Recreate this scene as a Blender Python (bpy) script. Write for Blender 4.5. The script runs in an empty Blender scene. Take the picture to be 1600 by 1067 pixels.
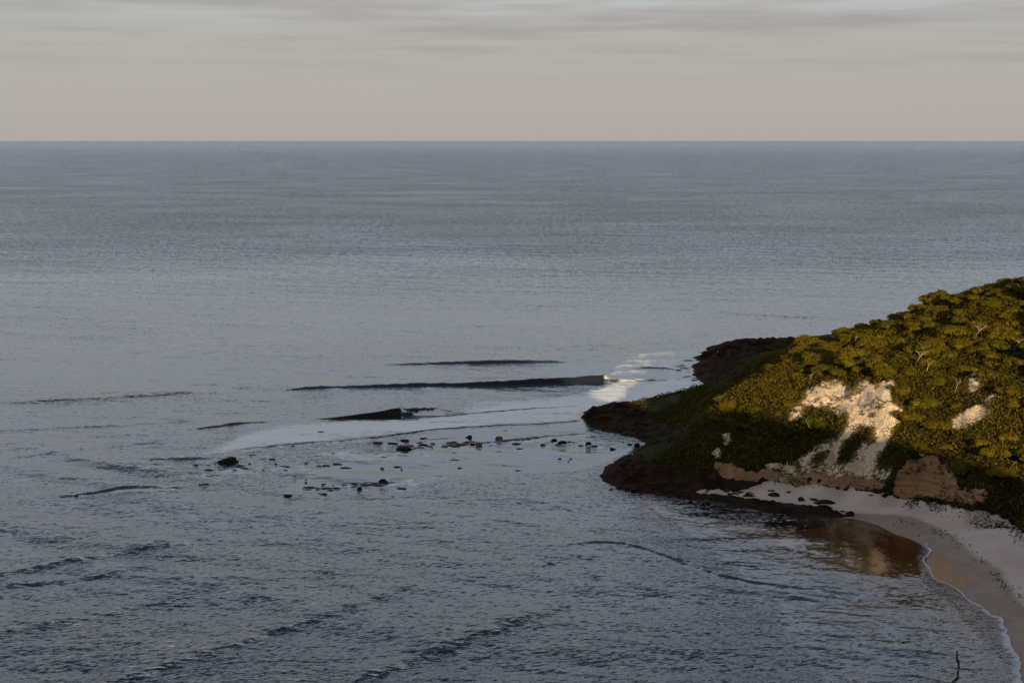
import bpy, math, random
import numpy as np
C = bpy.context
sc = C.scene
col = sc.collection
R = math.radians
# ------------------------------------------------------------------ camera
H = 60.0                      # eye height above the sea
F = 2198.0                    # focal length in pixels of a 1600 wide picture
PITCH = math.atan(314.5 / F)
cam_d = bpy.data.cameras.new("camera"); cam = bpy.data.objects.new("camera", cam_d); col.objects.link(cam)
cam_d.sensor_width = 36.0; cam_d.lens = 36.0 * F / 1600.0
cam_d.clip_start = 0.5; cam_d.clip_end = 200000.0
cam.location = (0, 0, H); cam.rotation_euler = (R(90) - PITCH, 0, 0)
sc.camera = cam
sc.view_settings.view_transform = 'Standard'; sc.view_settings.look = 'None'
sc.view_settings.gamma = 1.0; sc.view_settings.exposure = 0.35
sc.cycles.max_bounces = 6; sc.cycles.transparent_max_bounces = 8
sc.cycles.sample_clamp_indirect = 4.0
# ------------------------------------------------------------------ sun
SUN_EL = R(10.5); SUN_A = R(12)            # azimuth from straight behind the camera towards the right
sdir = np.array([math.sin(SUN_A), -math.cos(SUN_A)])
sun_d = bpy.data.lights.new("sun", 'SUN'); sun = bpy.data.objects.new("sun", sun_d); col.objects.link(sun)
sun_d.energy = 5.0; sun_d.angle = R(0.5); sun_d.color = (1.0, 0.74, 0.44)
sun.rotation_euler = (R(90) - SUN_EL, 0, SUN_A)
# ------------------------------------------------------------------ node helpers
def N(nt, t, **kw):
    n = nt.nodes.new(t)
    for k, v in kw.items():
        if k == 'ins':
            for a, b in v.items(): n.inputs[a].default_value = b
        else: setattr(n, k, v)
    return n
def LK(nt, a, b): nt.links.new(a, b)
def math_(nt, op, a, b=None, c=None, clamp=False):
    n = nt.nodes.new('ShaderNodeMath'); n.operation = op; n.use_clamp = clamp
    for i, v in enumerate((a, b, c)):
        if v is None: continue
        if isinstance(v, (int, float)): n.inputs[i].default_value = v
        else: nt.links.new(v, n.inputs[i])
    return n.outputs[0]
def mixc(nt, f, a, b, blend='MIX'):
    n = nt.nodes.new('ShaderNodeMix'); n.data_type = 'RGBA'; n.blend_type = blend
    for s, v in ((n.inputs[0], f), (n.inputs[6], a), (n.inputs[7], b)):
        if isinstance(v, (int, float)): s.default_value = v
        elif isinstance(v, tuple): s.default_value = (*v, 1.0)[:4]
        else: nt.links.new(v, s)
    return n.outputs[2]
def ramp(nt, f, lo, hi, a=0.0, b=1.0, smooth=True):
    n = nt.nodes.new('ShaderNodeMapRange'); n.interpolation_type = 'SMOOTHSTEP' if smooth else 'LINEAR'
    nt.links.new(f, n.inputs[0]); n.inputs[1].default_value = lo; n.inputs[2].default_value = hi
    n.inputs[3].default_value = a; n.inputs[4].default_value = b
    return n.outputs[0]
def noise(nt, vec, scale, detail=3, rough=0.55, sc3=None, dist=0.0, loc=(0, 0, 0)):
    m = nt.nodes.new('ShaderNodeMapping'); nt.links.new(vec, m.inputs[0])
    if sc3: m.inputs[3].default_value = sc3
    m.inputs[1].default_value = loc
    n = nt.nodes.new('ShaderNodeTexNoise'); nt.links.new(m.outputs[0], n.inputs['Vector'])
    n.inputs['Scale'].default_value = scale; n.inputs['Detail'].default_value = detail
    n.inputs['Roughness'].default_value = rough; n.inputs['Distortion'].default_value = dist
    return n.outputs['Fac']
# ------------------------------------------------------------------ world
w = bpy.data.worlds.new("World"); sc.world = w; w.use_nodes = True
nt = w.node_tree; nt.nodes.clear()
out = N(nt, 'ShaderNodeOutputWorld'); bg = N(nt, 'ShaderNodeBackground'); LK(nt, bg.outputs[0], out.inputs[0])
bg.inputs[1].default_value = 0.08
sky = N(nt, 'ShaderNodeTexSky'); sky.sky_type = 'NISHITA'; sky.sun_disc = False
sky.sun_elevation = SUN_EL; sky.sun_rotation = math.atan2(sdir[0], sdir[1]); sky.altitude = 60; sky.dust_density = 2.0
tc = N(nt, 'ShaderNodeTexCoord'); sx = N(nt, 'ShaderNodeSeparateXYZ'); LK(nt, tc.outputs['Generated'], sx.inputs[0])
az = math_(nt, 'ARCTAN2', sx.outputs[0], sx.outputs[1]); z = sx.outputs[2]
cv = N(nt, 'ShaderNodeCombineXYZ'); LK(nt, math_(nt, 'MULTIPLY', az, 6.0), cv.inputs[0]); LK(nt, math_(nt, 'MULTIPLY', z, 85.0), cv.inputs[1])
n1 = noise(nt, cv.outputs[0], 0.9, 4, 0.5, loc=(3.1, 1.7, 0)); n2 = noise(nt, cv.outputs[0], 2.4, 4, 0.55, loc=(7, 2, 5))
deck = mixc(nt, ramp(nt, z, 0.0, 0.10), (4.55, 4.27, 3.97), (4.45, 4.25, 4.1))
streak = math_(nt, 'MULTIPLY', ramp(nt, n1, 0.46, 0.66, 0, .75), ramp(nt, z, 0.030, 0.085))
streak2 = math_(nt, 'MULTIPLY', ramp(nt, n2, 0.42, 0.75), ramp(nt, z, 0.025, 0.07, 0, 0.35))
deck = mixc(nt, streak, deck, (3.45, 3.15, 3.12)); deck = mixc(nt, streak2, deck, (3.6, 3.35, 3.3))
gap = math_(nt, 'MULTIPLY', ramp(nt, n1, 0.48, 0.36), ramp(nt, z, 0.065, 0.105))
deck = mixc(nt, gap, deck, (5.0, 5.3, 5.35))
# overhead the cloud thins out and darker blue sky takes over
back_ = ramp(nt, sx.outputs[1], 0.35, -0.45)
mid_ = mixc(nt, back_, (9.6, 10.9, 12.8), (2.6, 2.35, 2.15)); zen = mixc(nt, back_, (2.6, 2.9, 3.4), (1.7, 1.65, 1.65))
high = mixc(nt, ramp(nt, z, 0.13, 0.36), mixc(nt, ramp(nt, z, .09, .15), deck, (6.0, 6.5, 7.2)), mid_); high = mixc(nt, ramp(nt, z, 0.36, 0.60), high, zen)
fin = mixc(nt, 0.88, sky.outputs[0], high)
LK(nt, fin, bg.inputs[0])
# ------------------------------------------------------------------ projection helpers (photo pixel <-> point at a known depth or height)
cP, sP = math.cos(PITCH), math.sin(PITCH)
def ray(px, py):
    a = (px - 800.0) / F; b = (533.5 - py) / F
    return a, cP + b * sP, -sP + b * cP
def atz(px, py, z=0.0):
    a, y, zz = ray(px, py); t = (z - H) / zz
    return np.array([a * t, y * t, z])
def aty(px, py, Y):
    a, y, zz = ray(px, py); t = Y / y
    return np.array([a * t, Y, H + zz * t])
def proj(x, y, z):
    dy = y; dz = z - H
    f = dy * cP - dz * sP; u = dy * sP + dz * cP
    return 800 + F * x / f, 533.5 - F * u / f
# ------------------------------------------------------------------ noise in numpy
class VN:
    def __init__(s, seed): s.g = np.random.RandomState(seed).rand(256, 256)
    def one(s, x, y):
        xi = np.floor(x).astype(int); yi = np.floor(y).astype(int); fx = x - xi; fy = y - yi
        fx = fx * fx * (3 - 2 * fx); fy = fy * fy * (3 - 2 * fy); g = s.g
        a = g[xi & 255, yi & 255]; b = g[(xi + 1) & 255, yi & 255]; c = g[xi & 255, (yi + 1) & 255]; d = g[(xi + 1) & 255, (yi + 1) & 255]
        return (a + (b - a) * fx) * (1 - fy) + (c + (d - c) * fx) * fy
    def __call__(s, x, y, wl, oct=4, gain=0.5):
        r = 0; amp = 1; tot = 0; f = 1.0 / wl
        for o in range(oct):
            r = r + amp * (s.one(x * f + 17.3 * o, y * f + 9.1 * o) * 2 - 1); tot += amp; amp *= gain; f *= 2.03
        return r / tot
vn = VN(1); vn2 = VN(2); vn3 = VN(3)
def inpoly(px, py, poly):
    res = np.zeros(px.shape, bool); n = len(poly)
    for i in range(n):
        x0, y0 = poly[i]; x1, y1 = poly[(i + 1) % n]
        if y0 == y1: continue
        c = (py > min(y0, y1)) & (py <= max(y0, y1))
        res ^= c & (px < x0 + (py - y0) * (x1 - x0) / (y1 - y0))
    return res
def sstep(x, a, b):
    t = np.clip((x - a) / (b - a), 0, 1); return t * t * (3 - 2 * t)
# ------------------------------------------------------------------ terrain control points
P = []
shore_px = [(1592, 1067), (1584, 1020), (1566, 985), (1545, 962), (1510, 935), (1485, 915), (1460, 905), (1445, 885), (1449, 858), (1430, 845), (1400, 834), (1370, 820), (1330, 810),
            (1300, 808), (1240, 806), (1180, 797), (1120, 783), (1060, 776), (1010, 769), (985, 765), (958, 757), (940, 745), (945, 735), (960, 722), (985, 710), (1003, 701), (1007, 693),
            (985, 682), (950, 675), (930, 668), (914, 656), (911, 650)]
shore = [atz(a, b) for a, b in shore_px]
def resample(pts, step):
    pts = [np.array(p, float) for p in pts]; o = []
    for a, b in zip(pts[:-1], pts[1:]):
        n = max(1, int(np.linalg.norm(b - a) / step))
        o += [a + (b - a) * i / n for i in range(n)]
    return o + [pts[-1]]
back = [(920, 641), (950, 637), (985, 633), (1040, 627), (1080, 615), (1105, 605), (1100, 598), (1088, 590), (1084, 576), (1098, 566), (1094, 556), (1104, 545), (1130, 536), (1180, 531.5)]
backw = [atz(a, b) for a, b in back]
right = [(62, 130, 0), (68, 110, 0), (76, 85, 0), (84, 60, 0), (88, 20, 0), (85, -30, 0)]
for p in resample(shore, 5): P.append(tuple(p))
for p in resample(backw, 6): P.append(tuple(p))
for p in right: P.append(p)
# seabed
for (a, b) in [(1530, 1067), (1500, 1000), (1440, 960), (1400, 920), (1350, 900), (1300, 870), (1220, 850), (1150, 825), (1080, 808), (1000, 795), (930, 775), (905, 750), (915, 725), (950, 705), (970, 693), (930, 683), (900, 668), (890, 650), (905, 632), (960, 622), (1020, 612), (1070, 600), (1060, 585), (1060, 555), (1085, 532)]:
    p = atz(a, b); P.append((p[0], p[1], -1.0))
for (a, b) in [(1350, 1067), (1250, 950), (1100, 880), (900, 800), (830, 720), (830, 650), (950, 590), (1020, 545)]:
    p = atz(a, b); P.append((p[0], p[1], -2.5))
for x, y in [(-40, 120), (-40, 250), (-40, 400), (0, 450), (60, 450), (120, 450), (180, 455), (240, 450), (45, 80), (45, 30), (40, -40), (-40, 0)]: P.append((x, y, -4))
# beach
for (a, b, zz) in [(1500, 840, 1.5), (1560, 880, 1.7), (1600, 930, 1.7), (1600, 1000, .7), (1640, 1067, 1.2), (1550, 920, .8), (1480, 860, .6), (1430, 820, .7), (1400, 795, 1.3), (1330, 785, 1.1), (1260, 775, 1.2), (1560, 825, 2.6), (1200, 772, 1.1), (1160, 778, .7), (1100, 768, .7), (1050, 765, .5), (1000, 760, .4)]:
    p = atz(a, b, zz); P.append(tuple(p))
for x, y, zz in [(74, 160, 2.2), (80, 140, 2.4), (85, 110, 2.4), (92, 80, 2.5), (98, 40, 2.4)]: P.append((x, y, zz))
colsd = {
 2100: (1060, 3.4, [(1040, 1), (960, 5), (860, 12), (740, 22), (620, 36), (540, 50), (460, 70)]),
 1850: (930, 3.4, [(915, 1), (860, 4), (790, 9), (700, 18), (590, 31), (510, 46), (430, 62), (395, 84)]),
 1720: (862, 3.3, [(845, 1), (800, 4), (750, 9), (670, 18), (585, 31), (515, 46), (450, 62), (415, 82)]),
 1600: (808, 3.2, [(792, 1), (762, 4), (722, 9), (650, 18), (585, 30), (530, 44), (480, 60), (439, 78)]),
 1540: (800, 3.2, [(783, .8), (750, 4), (712, 9), (650, 17), (585, 29), (530, 44), (481, 60), (450, 76)]),
 1470: (780, 3.1, [(766, .8), (742, 3.5), (706, 8), (645, 16), (585, 27), (530, 44), (495, 58), (472, 73)]),
 1400: (769, 3.0, [(746, .8), (724, 3), (692, 7), (640, 13), (602, 19), (565, 29), (535, 45), (510, 60)]),
 1320: (758, 2.8, [(737, .8), (722, 3), (692, 7), (650, 13), (612, 20), (582, 28), (550, 43), (528, 58)]),
 1250: (750, 2.6, [(735, .8), (722, 3), (692, 8), (650, 15), (612, 23), (582, 32), (556, 46), (545, 56)]),
 1195: (752, 2.2, [(736, 1.5), (712, 5), (672, 12), (632, 20), (602, 28), (580, 40)]),
 1150: (755, 1.9, [(740, 1.5), (712, 6), (672, 14), (634, 22), (614, 30)]),
 1100: (757, 1.5, [(737, 3), (702, 9), (667, 17), (650, 26)]),
 1040: (757, 1.0, [(732, 4), (702, 11), (685, 16)]),
 990: (752, 0.8, [(730, 4), (713, 9)]),
}
for a, (b, zz, lst) in colsd.items():
    p = atz(a, b, zz); P.append(tuple(p))
    for (py, dY) in lst: P.append(tuple(aty(a, py, p[1] + dY)))
    if a >= 1195:
        q = aty(a, lst[-1][0], p[1] + lst[-1][1])
        P.append((q[0] * 1.03, q[1] + 28, q[2] * .72)); P.append((q[0] * 1.06, q[1] + 60, q[2] * .36)); P.append((q[0] * 1.1, q[1] + 95, q[2] * .1))
# gully behind the front point, far spur, far point
for x, y, zz in [(*aty(1040, 683, 266)[:2], .4), (*aty(1070, 683, 272)[:2], 2.0), (*aty(1100, 660, 276)[:2], 4.2), (*aty(1140, 660, 282)[:2], 8)]: P.append((x, y, zz))
for (a, b, Y) in [(922, 640, 300), (935, 636, 301), (975, 630.5, 302), (1040, 624, 304), (1075, 612, 306), (1105, 604, 306), (1140, 600, 305), (1000, 650, 293), (1060, 650, 290), (950, 655, 294)]: P.append(tuple(aty(a, b, Y)))
for (a, b, zz) in [(1115, 600, 1.0), (1105, 580, 1.5), (1120, 560, 2.2), (1115, 548, 2.0), (1150, 533, 2.4), (1200, 530.5, 2.6), (1250, 530.5, 2.8), (1180, 555, 3.0), (1150, 580, 2.6), (1220, 545, 3.2)]:
    P.append(tuple(atz(a, b, zz)))
for x, y, zz in [(170, 200, 26), (200, 300, 34), (250, 200, 26), (160, 130, 12), (150, 60, 10), (130, 0, 8), (260, 350, 25), (260, 60, 12), (140, 260, 31), (120, 415, -.5), (160, 425, -.5), (230, 420, -.5), (90, 425, -1)]: P.append((x, y, zz))
P = np.array(P, float)
# drop near-duplicates
keep = []
for i in range(len(P)):
    if all((P[i, 0] - P[j, 0]) ** 2 + (P[i, 1] - P[j, 1]) ** 2 > 0.36 for j in keep): keep.append(i)
P = P[keep]
def phi(r2): return np.sqrt(r2 + 1.5 ** 2)
A = phi((P[:, None, 0] - P[None, :, 0]) ** 2 + (P[:, None, 1] - P[None, :, 1]) ** 2)
n = len(P); M = np.zeros((n + 1, n + 1)); M[:n, :n] = A - np.eye(n) * 0.02; M[:n, n] = 1; M[n, :n] = 1
wts = np.linalg.solve(M, np.append(P[:, 2], 0))
def rbf(x, y):
    o = np.zeros(x.shape); xf = x.ravel(); yf = y.ravel(); r = np.empty(xf.shape)
    for s in range(0, len(xf), 40000):
        e = s + 40000
        r[s:e] = phi((xf[s:e, None] - P[None, :, 0]) ** 2 + (yf[s:e, None] - P[None, :, 1]) ** 2) @ wts[:n] + wts[n]
    return r.reshape(x.shape)
# ------------------------------------------------------------------ ground classes, traced on the real slope
def Z6(l): return [(1140 + a * .1874, 560 + b * .1874) for a, b in l]
def Z1(l): return [(1200 + a * .253, 400 + b * .253) for a, b in l]
def Z2(l): return [(1200 + a * .253, 600 + b * .253) for a, b in l]
CHALK = [Z6([(700, 240), (760, 190), (900, 180), (985, 200), (1000, 305), (1060, 310), (1080, 190), (1110, 160), (1160, 210), (1265, 280), (1240, 200), (1370, 165), (1385, 230), (1330, 330), (1440, 430), (1400, 500), (1340, 590), (1290, 700), (1230, 790), (1200, 900), (1120, 960), (990, 950), (1000, 880), (1060, 800), (1085, 720), (1180, 730), (1270, 650), (1320, 565), (1150, 545), (1050, 560), (1000, 620), (990, 560), (1015, 430), (960, 400), (930, 470), (890, 430), (840, 405), (680, 400), (590, 370), (640, 300), (600, 270)]),
         Z6([(880, 640), (935, 650), (900, 760), (880, 860), (780, 915), (800, 830), (840, 740)]), Z6([(690, 740), (825, 690), (825, 750), (700, 790)]),
         Z6([(690, 770), (660, 880), (575, 885), (600, 820)]), Z6([(520, 420), (585, 380), (590, 520), (510, 500)]), Z6([(1150, 690), (1180, 630), (1170, 680)]),
         Z6([(340, 920), (440, 850), (500, 870), (530, 915), (420, 930)]),
         Z1([(1225, 830), (1270, 680), (1310, 690), (1300, 830), (1250, 860)]), Z1([(1120, 1050), (1170, 980), (1340, 910), (1370, 960), (1300, 1020), (1160, 1060)]), Z1([(1330, 870), (1440, 850), (1460, 890), (1340, 890)]),
         Z2([(-60, 515), (60, 480), (150, 505), (300, 515), (480, 505), (520, 530), (760, 520), (800, 560), (400, 546), (0, 528)]), Z2([(900, 430), (960, 415), (1010, 400), (1030, 430), (940, 450)]), Z6([(1000, 520), (1050, 540), (1030, 640), (960, 700), (930, 690), (985, 600)]), Z6([(1230, 560), (1340, 570), (1300, 720), (1230, 800), (1180, 900), (1120, 960), (1080, 950), (1160, 860), (1230, 720)]),
         [(1128, 680), (1140, 678), (1142, 695), (1130, 697)], [(1112, 700), (1126, 702), (1128, 716), (1113, 712)], [(1175, 643), (1182, 648), (1180, 657), (1172, 652)]]
STONE = [Z2([(-200, 520), (-60, 530), (100, 530), (400, 550), (760, 565), (720, 610), (600, 640), (330, 625), (0, 600), (-160, 570)]), Z2([(770, 650), (800, 550), (850, 470), (900, 455), (1040, 440), (1150, 560), (1170, 650), (1155, 705), (1000, 675), (830, 690)]), Z2([(1120, 570), (1200, 650), (1350, 650), (1352, 740), (1155, 725), (1140, 640)]),
         [(1112, 722), (1140, 720), (1170, 735), (1200, 742), (1180, 752), (1130, 748)]]
SAND = [(1150, 770), (1170, 764), (1200, 752), (1260, 757), (1320, 762), (1400, 773), (1500, 794), (1560, 806), (1600, 832), (1720, 900), (1850, 975), (2100, 1110), (3200, 2000), (3000, 6000), (1400, 6000), (1592, 1067), (1584, 1020), (1400, 1000), (1300, 900), (1300, 812), (1335, 806), (1300, 797), (1230, 786), (1180, 780), (1120, 773), (1085, 770), (1085, 766), (1120, 766)]
ROCK = [[(900, 770), (935, 730), (960, 713), (985, 712), (1000, 724), (1040, 728), (1100, 735), (1150, 742), (1190, 745), (1200, 752), (1190, 765), (1400, 780), (1345, 812), (1240, 830), (1100, 810)],
        [(895, 660), (900, 635), (935, 630), (985, 628), (1010, 640), (1020, 655), (1050, 668), (1080, 675), (1060, 690), (1000, 700), (950, 690)],
        [(1070, 610), (1060, 540), (1110, 525), (1260, 520), (1260, 532), (1235, 540), (1190, 560), (1160, 585), (1120, 604)]]
GRASS = [[(985, 712), (1010, 700), (1040, 685), (1075, 664), (1085, 660), (1070, 680), (1040, 705), (1010, 722), (990, 722)], [(975, 640), (1010, 628), (1050, 622), (1075, 612), (1080, 620), (1040, 640), (1000, 650)]]
NOTREE = [(1205, 650), (1300, 655), (1420, 670), (1425, 760), (1200, 760)]
WET = [(1300, 806), (1340, 800), (1380, 803), (1425, 806), (1470, 826), (1500, 846), (1535, 874), (1562, 888), (1575, 915), (1600, 948), (1640, 990), (1700, 1080), (1900, 1400), (1500, 1400), (1400, 900), (1300, 860)]
def cells(x, y, z):
    px, py = proj(x, y, z)
    j = 3.0 * vn(x, y, 3.2, 4, .6); k = 3.0 * vn2(x, y, 3.2, 4, .6)
    jx, jy = px + j, py + k * .8
    far = y < 140
    m = {}
    m['chalk'] = np.zeros(x.shape, bool)
    for q in CHALK: m['chalk'] |= inpoly(jx, jy, q)
    m['stone'] = np.zeros(x.shape, bool)
    for q in STONE: m['stone'] |= inpoly(jx, py + k * .25, q)
    m['sand'] = inpoly(px + j * 1.2, py + k * .5, SAND) | ((y < 150) & (x > 50) & (z < 3.0)) | ((z < -0.3))
    m['rock'] = np.zeros(x.shape, bool)
    for q in ROCK: m['rock'] |= inpoly(jx, jy, q)
    m['rock'] |= (y > 330) & (z < 3.5)
    m['rock'] &= ~m['sand'] | (z < 0.5) & (px < 1300) & (z > -1.5)
    m['grass'] = np.zeros(x.shape, bool)
    for q in GRASS: m['grass'] |= inpoly(jx, jy, q)
    m['wet'] = inpoly(px + j * .3, py + k * .3, WET) | ((y < 150) & (z < 1.0))
    for q in m: m[q] &= (y > 20) | (q in ('sand', 'wet'))
    m['chalk'] &= (y < 262); m['stone'] &= (y < 245)
    m['stone'] &= ~m['chalk']; m['sand'] &= ~(m['chalk'] | m['stone'] | m['rock']); m['rock'] &= ~(m['chalk'] | m['stone']); m['grass'] &= ~(m['rock'])
    return m, px, py
def blur(a, k=1):
    a = a.astype(float)
    for _ in range(k):
        b = np.pad(a, 1, mode='edge'); a = (b[:-2, 1:-1] + b[2:, 1:-1] + b[1:-1, :-2] + b[1:-1, 2:] + b[1:-1, 1:-1] * 2) / 6
    return a
def relief(x, y, z, m):
    rk = blur(m['rock'], 2); vg = blur(~(m['rock'] | m['sand'] | m['chalk'] | m['stone']), 3); ck = blur(m['chalk'] | m['stone'], 2)
    rid = 1 - np.abs(vn3(x, y, 5.0, 5, .6)) * 2.2
    above = sstep(z, -.8, .4)
    z = z + rk * (0.95 * rid * above + 0.75 * vn(x, y, 2.0, 4, .65) - .30) * (0.55 + .45 * sstep(z, .5, 3))
    z = z + vg * (0.9 * vn2(x, y, 9, 4) + .25 * vn(x, y, 1.5, 2)) * sstep(z, .5, 4)
    gul = 1 - np.abs(vn2(x * 1.6, y * .35, 5.5, 4, .55)) * 2.4
    z = z + ck * (1.35 * gul - .9 + .4 * vn(x, y, 1.2, 4, .65))
    return z
# ------------------------------------------------------------------ generic mesh helpers
def tag(o, label=None, cat=None, group=None, kind=None):
    if label: o['label'] = label
    if cat: o['category'] = cat
    if group: o['group'] = group
    if kind: o['kind'] = kind
    return o
def mesh_np(name, V, Fq, mat, smooth=True, attrs=None, parent=None, link=True):
    me = bpy.data.meshes.new(name)
    V = np.asarray(V, np.float32); Fq = np.asarray(Fq, np.int32); k = Fq.shape[1]
    me.vertices.add(len(V)); me.vertices.foreach_set('co', V.ravel())
    me.loops.add(Fq.size); me.loops.foreach_set('vertex_index', Fq.ravel())
    me.polygons.add(len(Fq)); me.polygons.foreach_set('loop_start', np.arange(0, Fq.size, k, dtype=np.int32))
    me.polygons.foreach_set('loop_total', np.full(len(Fq), k, np.int32))
    me.polygons.foreach_set('use_smooth', np.full(len(Fq), smooth))
    for an, av in (attrs or {}).items():
        a = me.attributes.new(an, 'FLOAT', 'POINT'); a.data.foreach_set('value', np.asarray(av, np.float32).ravel())
    me.update(calc_edges=True); me.materials.append(mat)
    if not link: return me
    o = bpy.data.objects.new(name, me); col.objects.link(o)
    if parent: o.parent = parent
    return o
def grid_faces(nr, nc, off=0):
    i = np.arange(nr - 1)[:, None] * nc + np.arange(nc - 1)[None, :]
    i = i.ravel() + off
    return np.stack([i, i + 1, i + nc + 1, i + nc], 1)
def new_mat(name):
    m = bpy.data.materials.new(name); m.use_nodes = True; m.node_tree.nodes.clear()
    return m, m.node_tree, N(m.node_tree, 'ShaderNodeOutputMaterial')
# ------------------------------------------------------------------ materials
def bump(nt, h, dist, strength=1.0, normal=None):
    b = N(nt, 'ShaderNodeBump'); b.inputs['Strength'].default_value = strength; b.inputs['Distance'].default_value = dist
    LK(nt, h, b.inputs['Height'])
    if normal is not None: LK(nt, normal, b.inputs['Normal'])
    return b.outputs[0]
def att(nt, name):
    a = N(nt, 'ShaderNodeAttribute'); a.attribute_name = name; return a.outputs['Fac']
def mat_terrain():
    m, nt, out = new_mat('ground'); g = N(nt, 'ShaderNodeNewGeometry'); pos = g.outputs['Position']
    sp = N(nt, 'ShaderNodeSeparateXYZ'); LK(nt, pos, sp.inputs[0])
    a1 = noise(nt, pos, .35, 6, .65); a2 = noise(nt, pos, 2.2, 5, .65); a3 = noise(nt, pos, 1.0, 6, .7, sc3=(.12, .12, 4.0), dist=.6)
    veg = mixc(nt, ramp(nt, a2, .35, .65), (.012, .013, .004), (.034, .032, .009))
    def rag(nm, amt=.9):
        return ramp(nt, math_(nt, 'MULTIPLY_ADD', math_(nt, 'SUBTRACT', noise(nt, pos, 1.1, 7, .75), .5), amt * 2.6, att(nt, nm)), .42, .58)
    c = mixc(nt, rag('grass'), veg, mixc(nt, ramp(nt, a2, .3, .7), (.028, .032, .011), (.060, .062, .026)))
    rk = mixc(nt, ramp(nt, a1, .35, .65), (.012, .006, .003), (.050, .024, .011))
    rk = mixc(nt, ramp(nt, a2, .55, .75, 0, .5), rk, (.10, .07, .045))
    c = mixc(nt, ramp(nt, math_(nt, 'ADD', att(nt, 'ochre'), math_(nt, 'MULTIPLY', math_(nt, 'SUBTRACT', a2, .5), .8)), .12, .45, 0, .9), c, mixc(nt, ramp(nt, a1, .3, .7), (.20, .125, .05), (.34, .24, .12)))
    c = mixc(nt, rag('rock'), c, rk)
    sd = mixc(nt, ramp(nt, a1, .3, .7), (.57, .46, .42), (.64, .52, .47))
    sd = mixc(nt, ramp(nt, a2, .60, .75, 0, .35), sd, (.30, .24, .21))
    wet = att(nt, 'wet')
    sd = mixc(nt, wet, sd, mixc(nt, ramp(nt, a1, .3, .7), (.30, .235, .19), (.37, .295, .24)))
    sd = mixc(nt, att(nt, 'cliff_reflection'), sd, (.34, .165, .055)); sd = mixc(nt, ramp(nt, noise(nt, pos, 3.5, 5, .8), .66, .74, 0, .7), sd, (.09, .065, .05))  # amber base colour paints in the reflection of the sunlit cliff
    c = mixc(nt, rag('sand', .4), c, sd)
    st = mixc(nt, ramp(nt, a3, .35, .62), (.27, .155, .08), (.48, .29, .16))
    st = mixc(nt, ramp(nt, a2, .58, .70, 0, .6), st, (.10, .055, .03))
    c = mixc(nt, rag('stone', .6), c, st)
    ck = mixc(nt, ramp(nt, a2, .3, .62), (.62, .455, .29), (.86, .71, .52))
    ck = mixc(nt, ramp(nt, noise(nt, pos, .8, 7, .7, loc=(5, 3, 1)), .60, .70, 0, .35), ck, (.085, .062, .03))
    ck = mixc(nt, ramp(nt, noise(nt, pos, 1.1, 5, .65, sc3=(1.3, .3, .35), loc=(4, 4, 4)), .52, .70, 0, .55), ck, (.42, .29, .16))
    c = mixc(nt, rag('chalk'), c, ck)
    p = N(nt, 'ShaderNodeBsdfPrincipled'); LK(nt, c, p.inputs['Base Color'])
    gl = att(nt, 'cliff_reflection'); LK(nt, math_(nt, 'MULTIPLY_ADD', gl, -.45, .9), p.inputs['Roughness'])
    LK(nt, math_(nt, 'MULTIPLY_ADD', gl, .2, .08), p.inputs['Specular IOR Level'])
    hb = math_(nt, 'ADD', math_(nt, 'MULTIPLY', a1, .6), math_(nt, 'MULTIPLY', a2, .35))
    hard = math_(nt, 'SUBTRACT', 1.0, math_(nt, 'MULTIPLY', att(nt, 'sand'), .93))
    LK(nt, bump(nt, math_(nt, 'MULTIPLY', hb, hard), 1.3), p.inputs['Normal'])
    LK(nt, p.outputs[0], out.inputs[0]); return m
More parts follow.
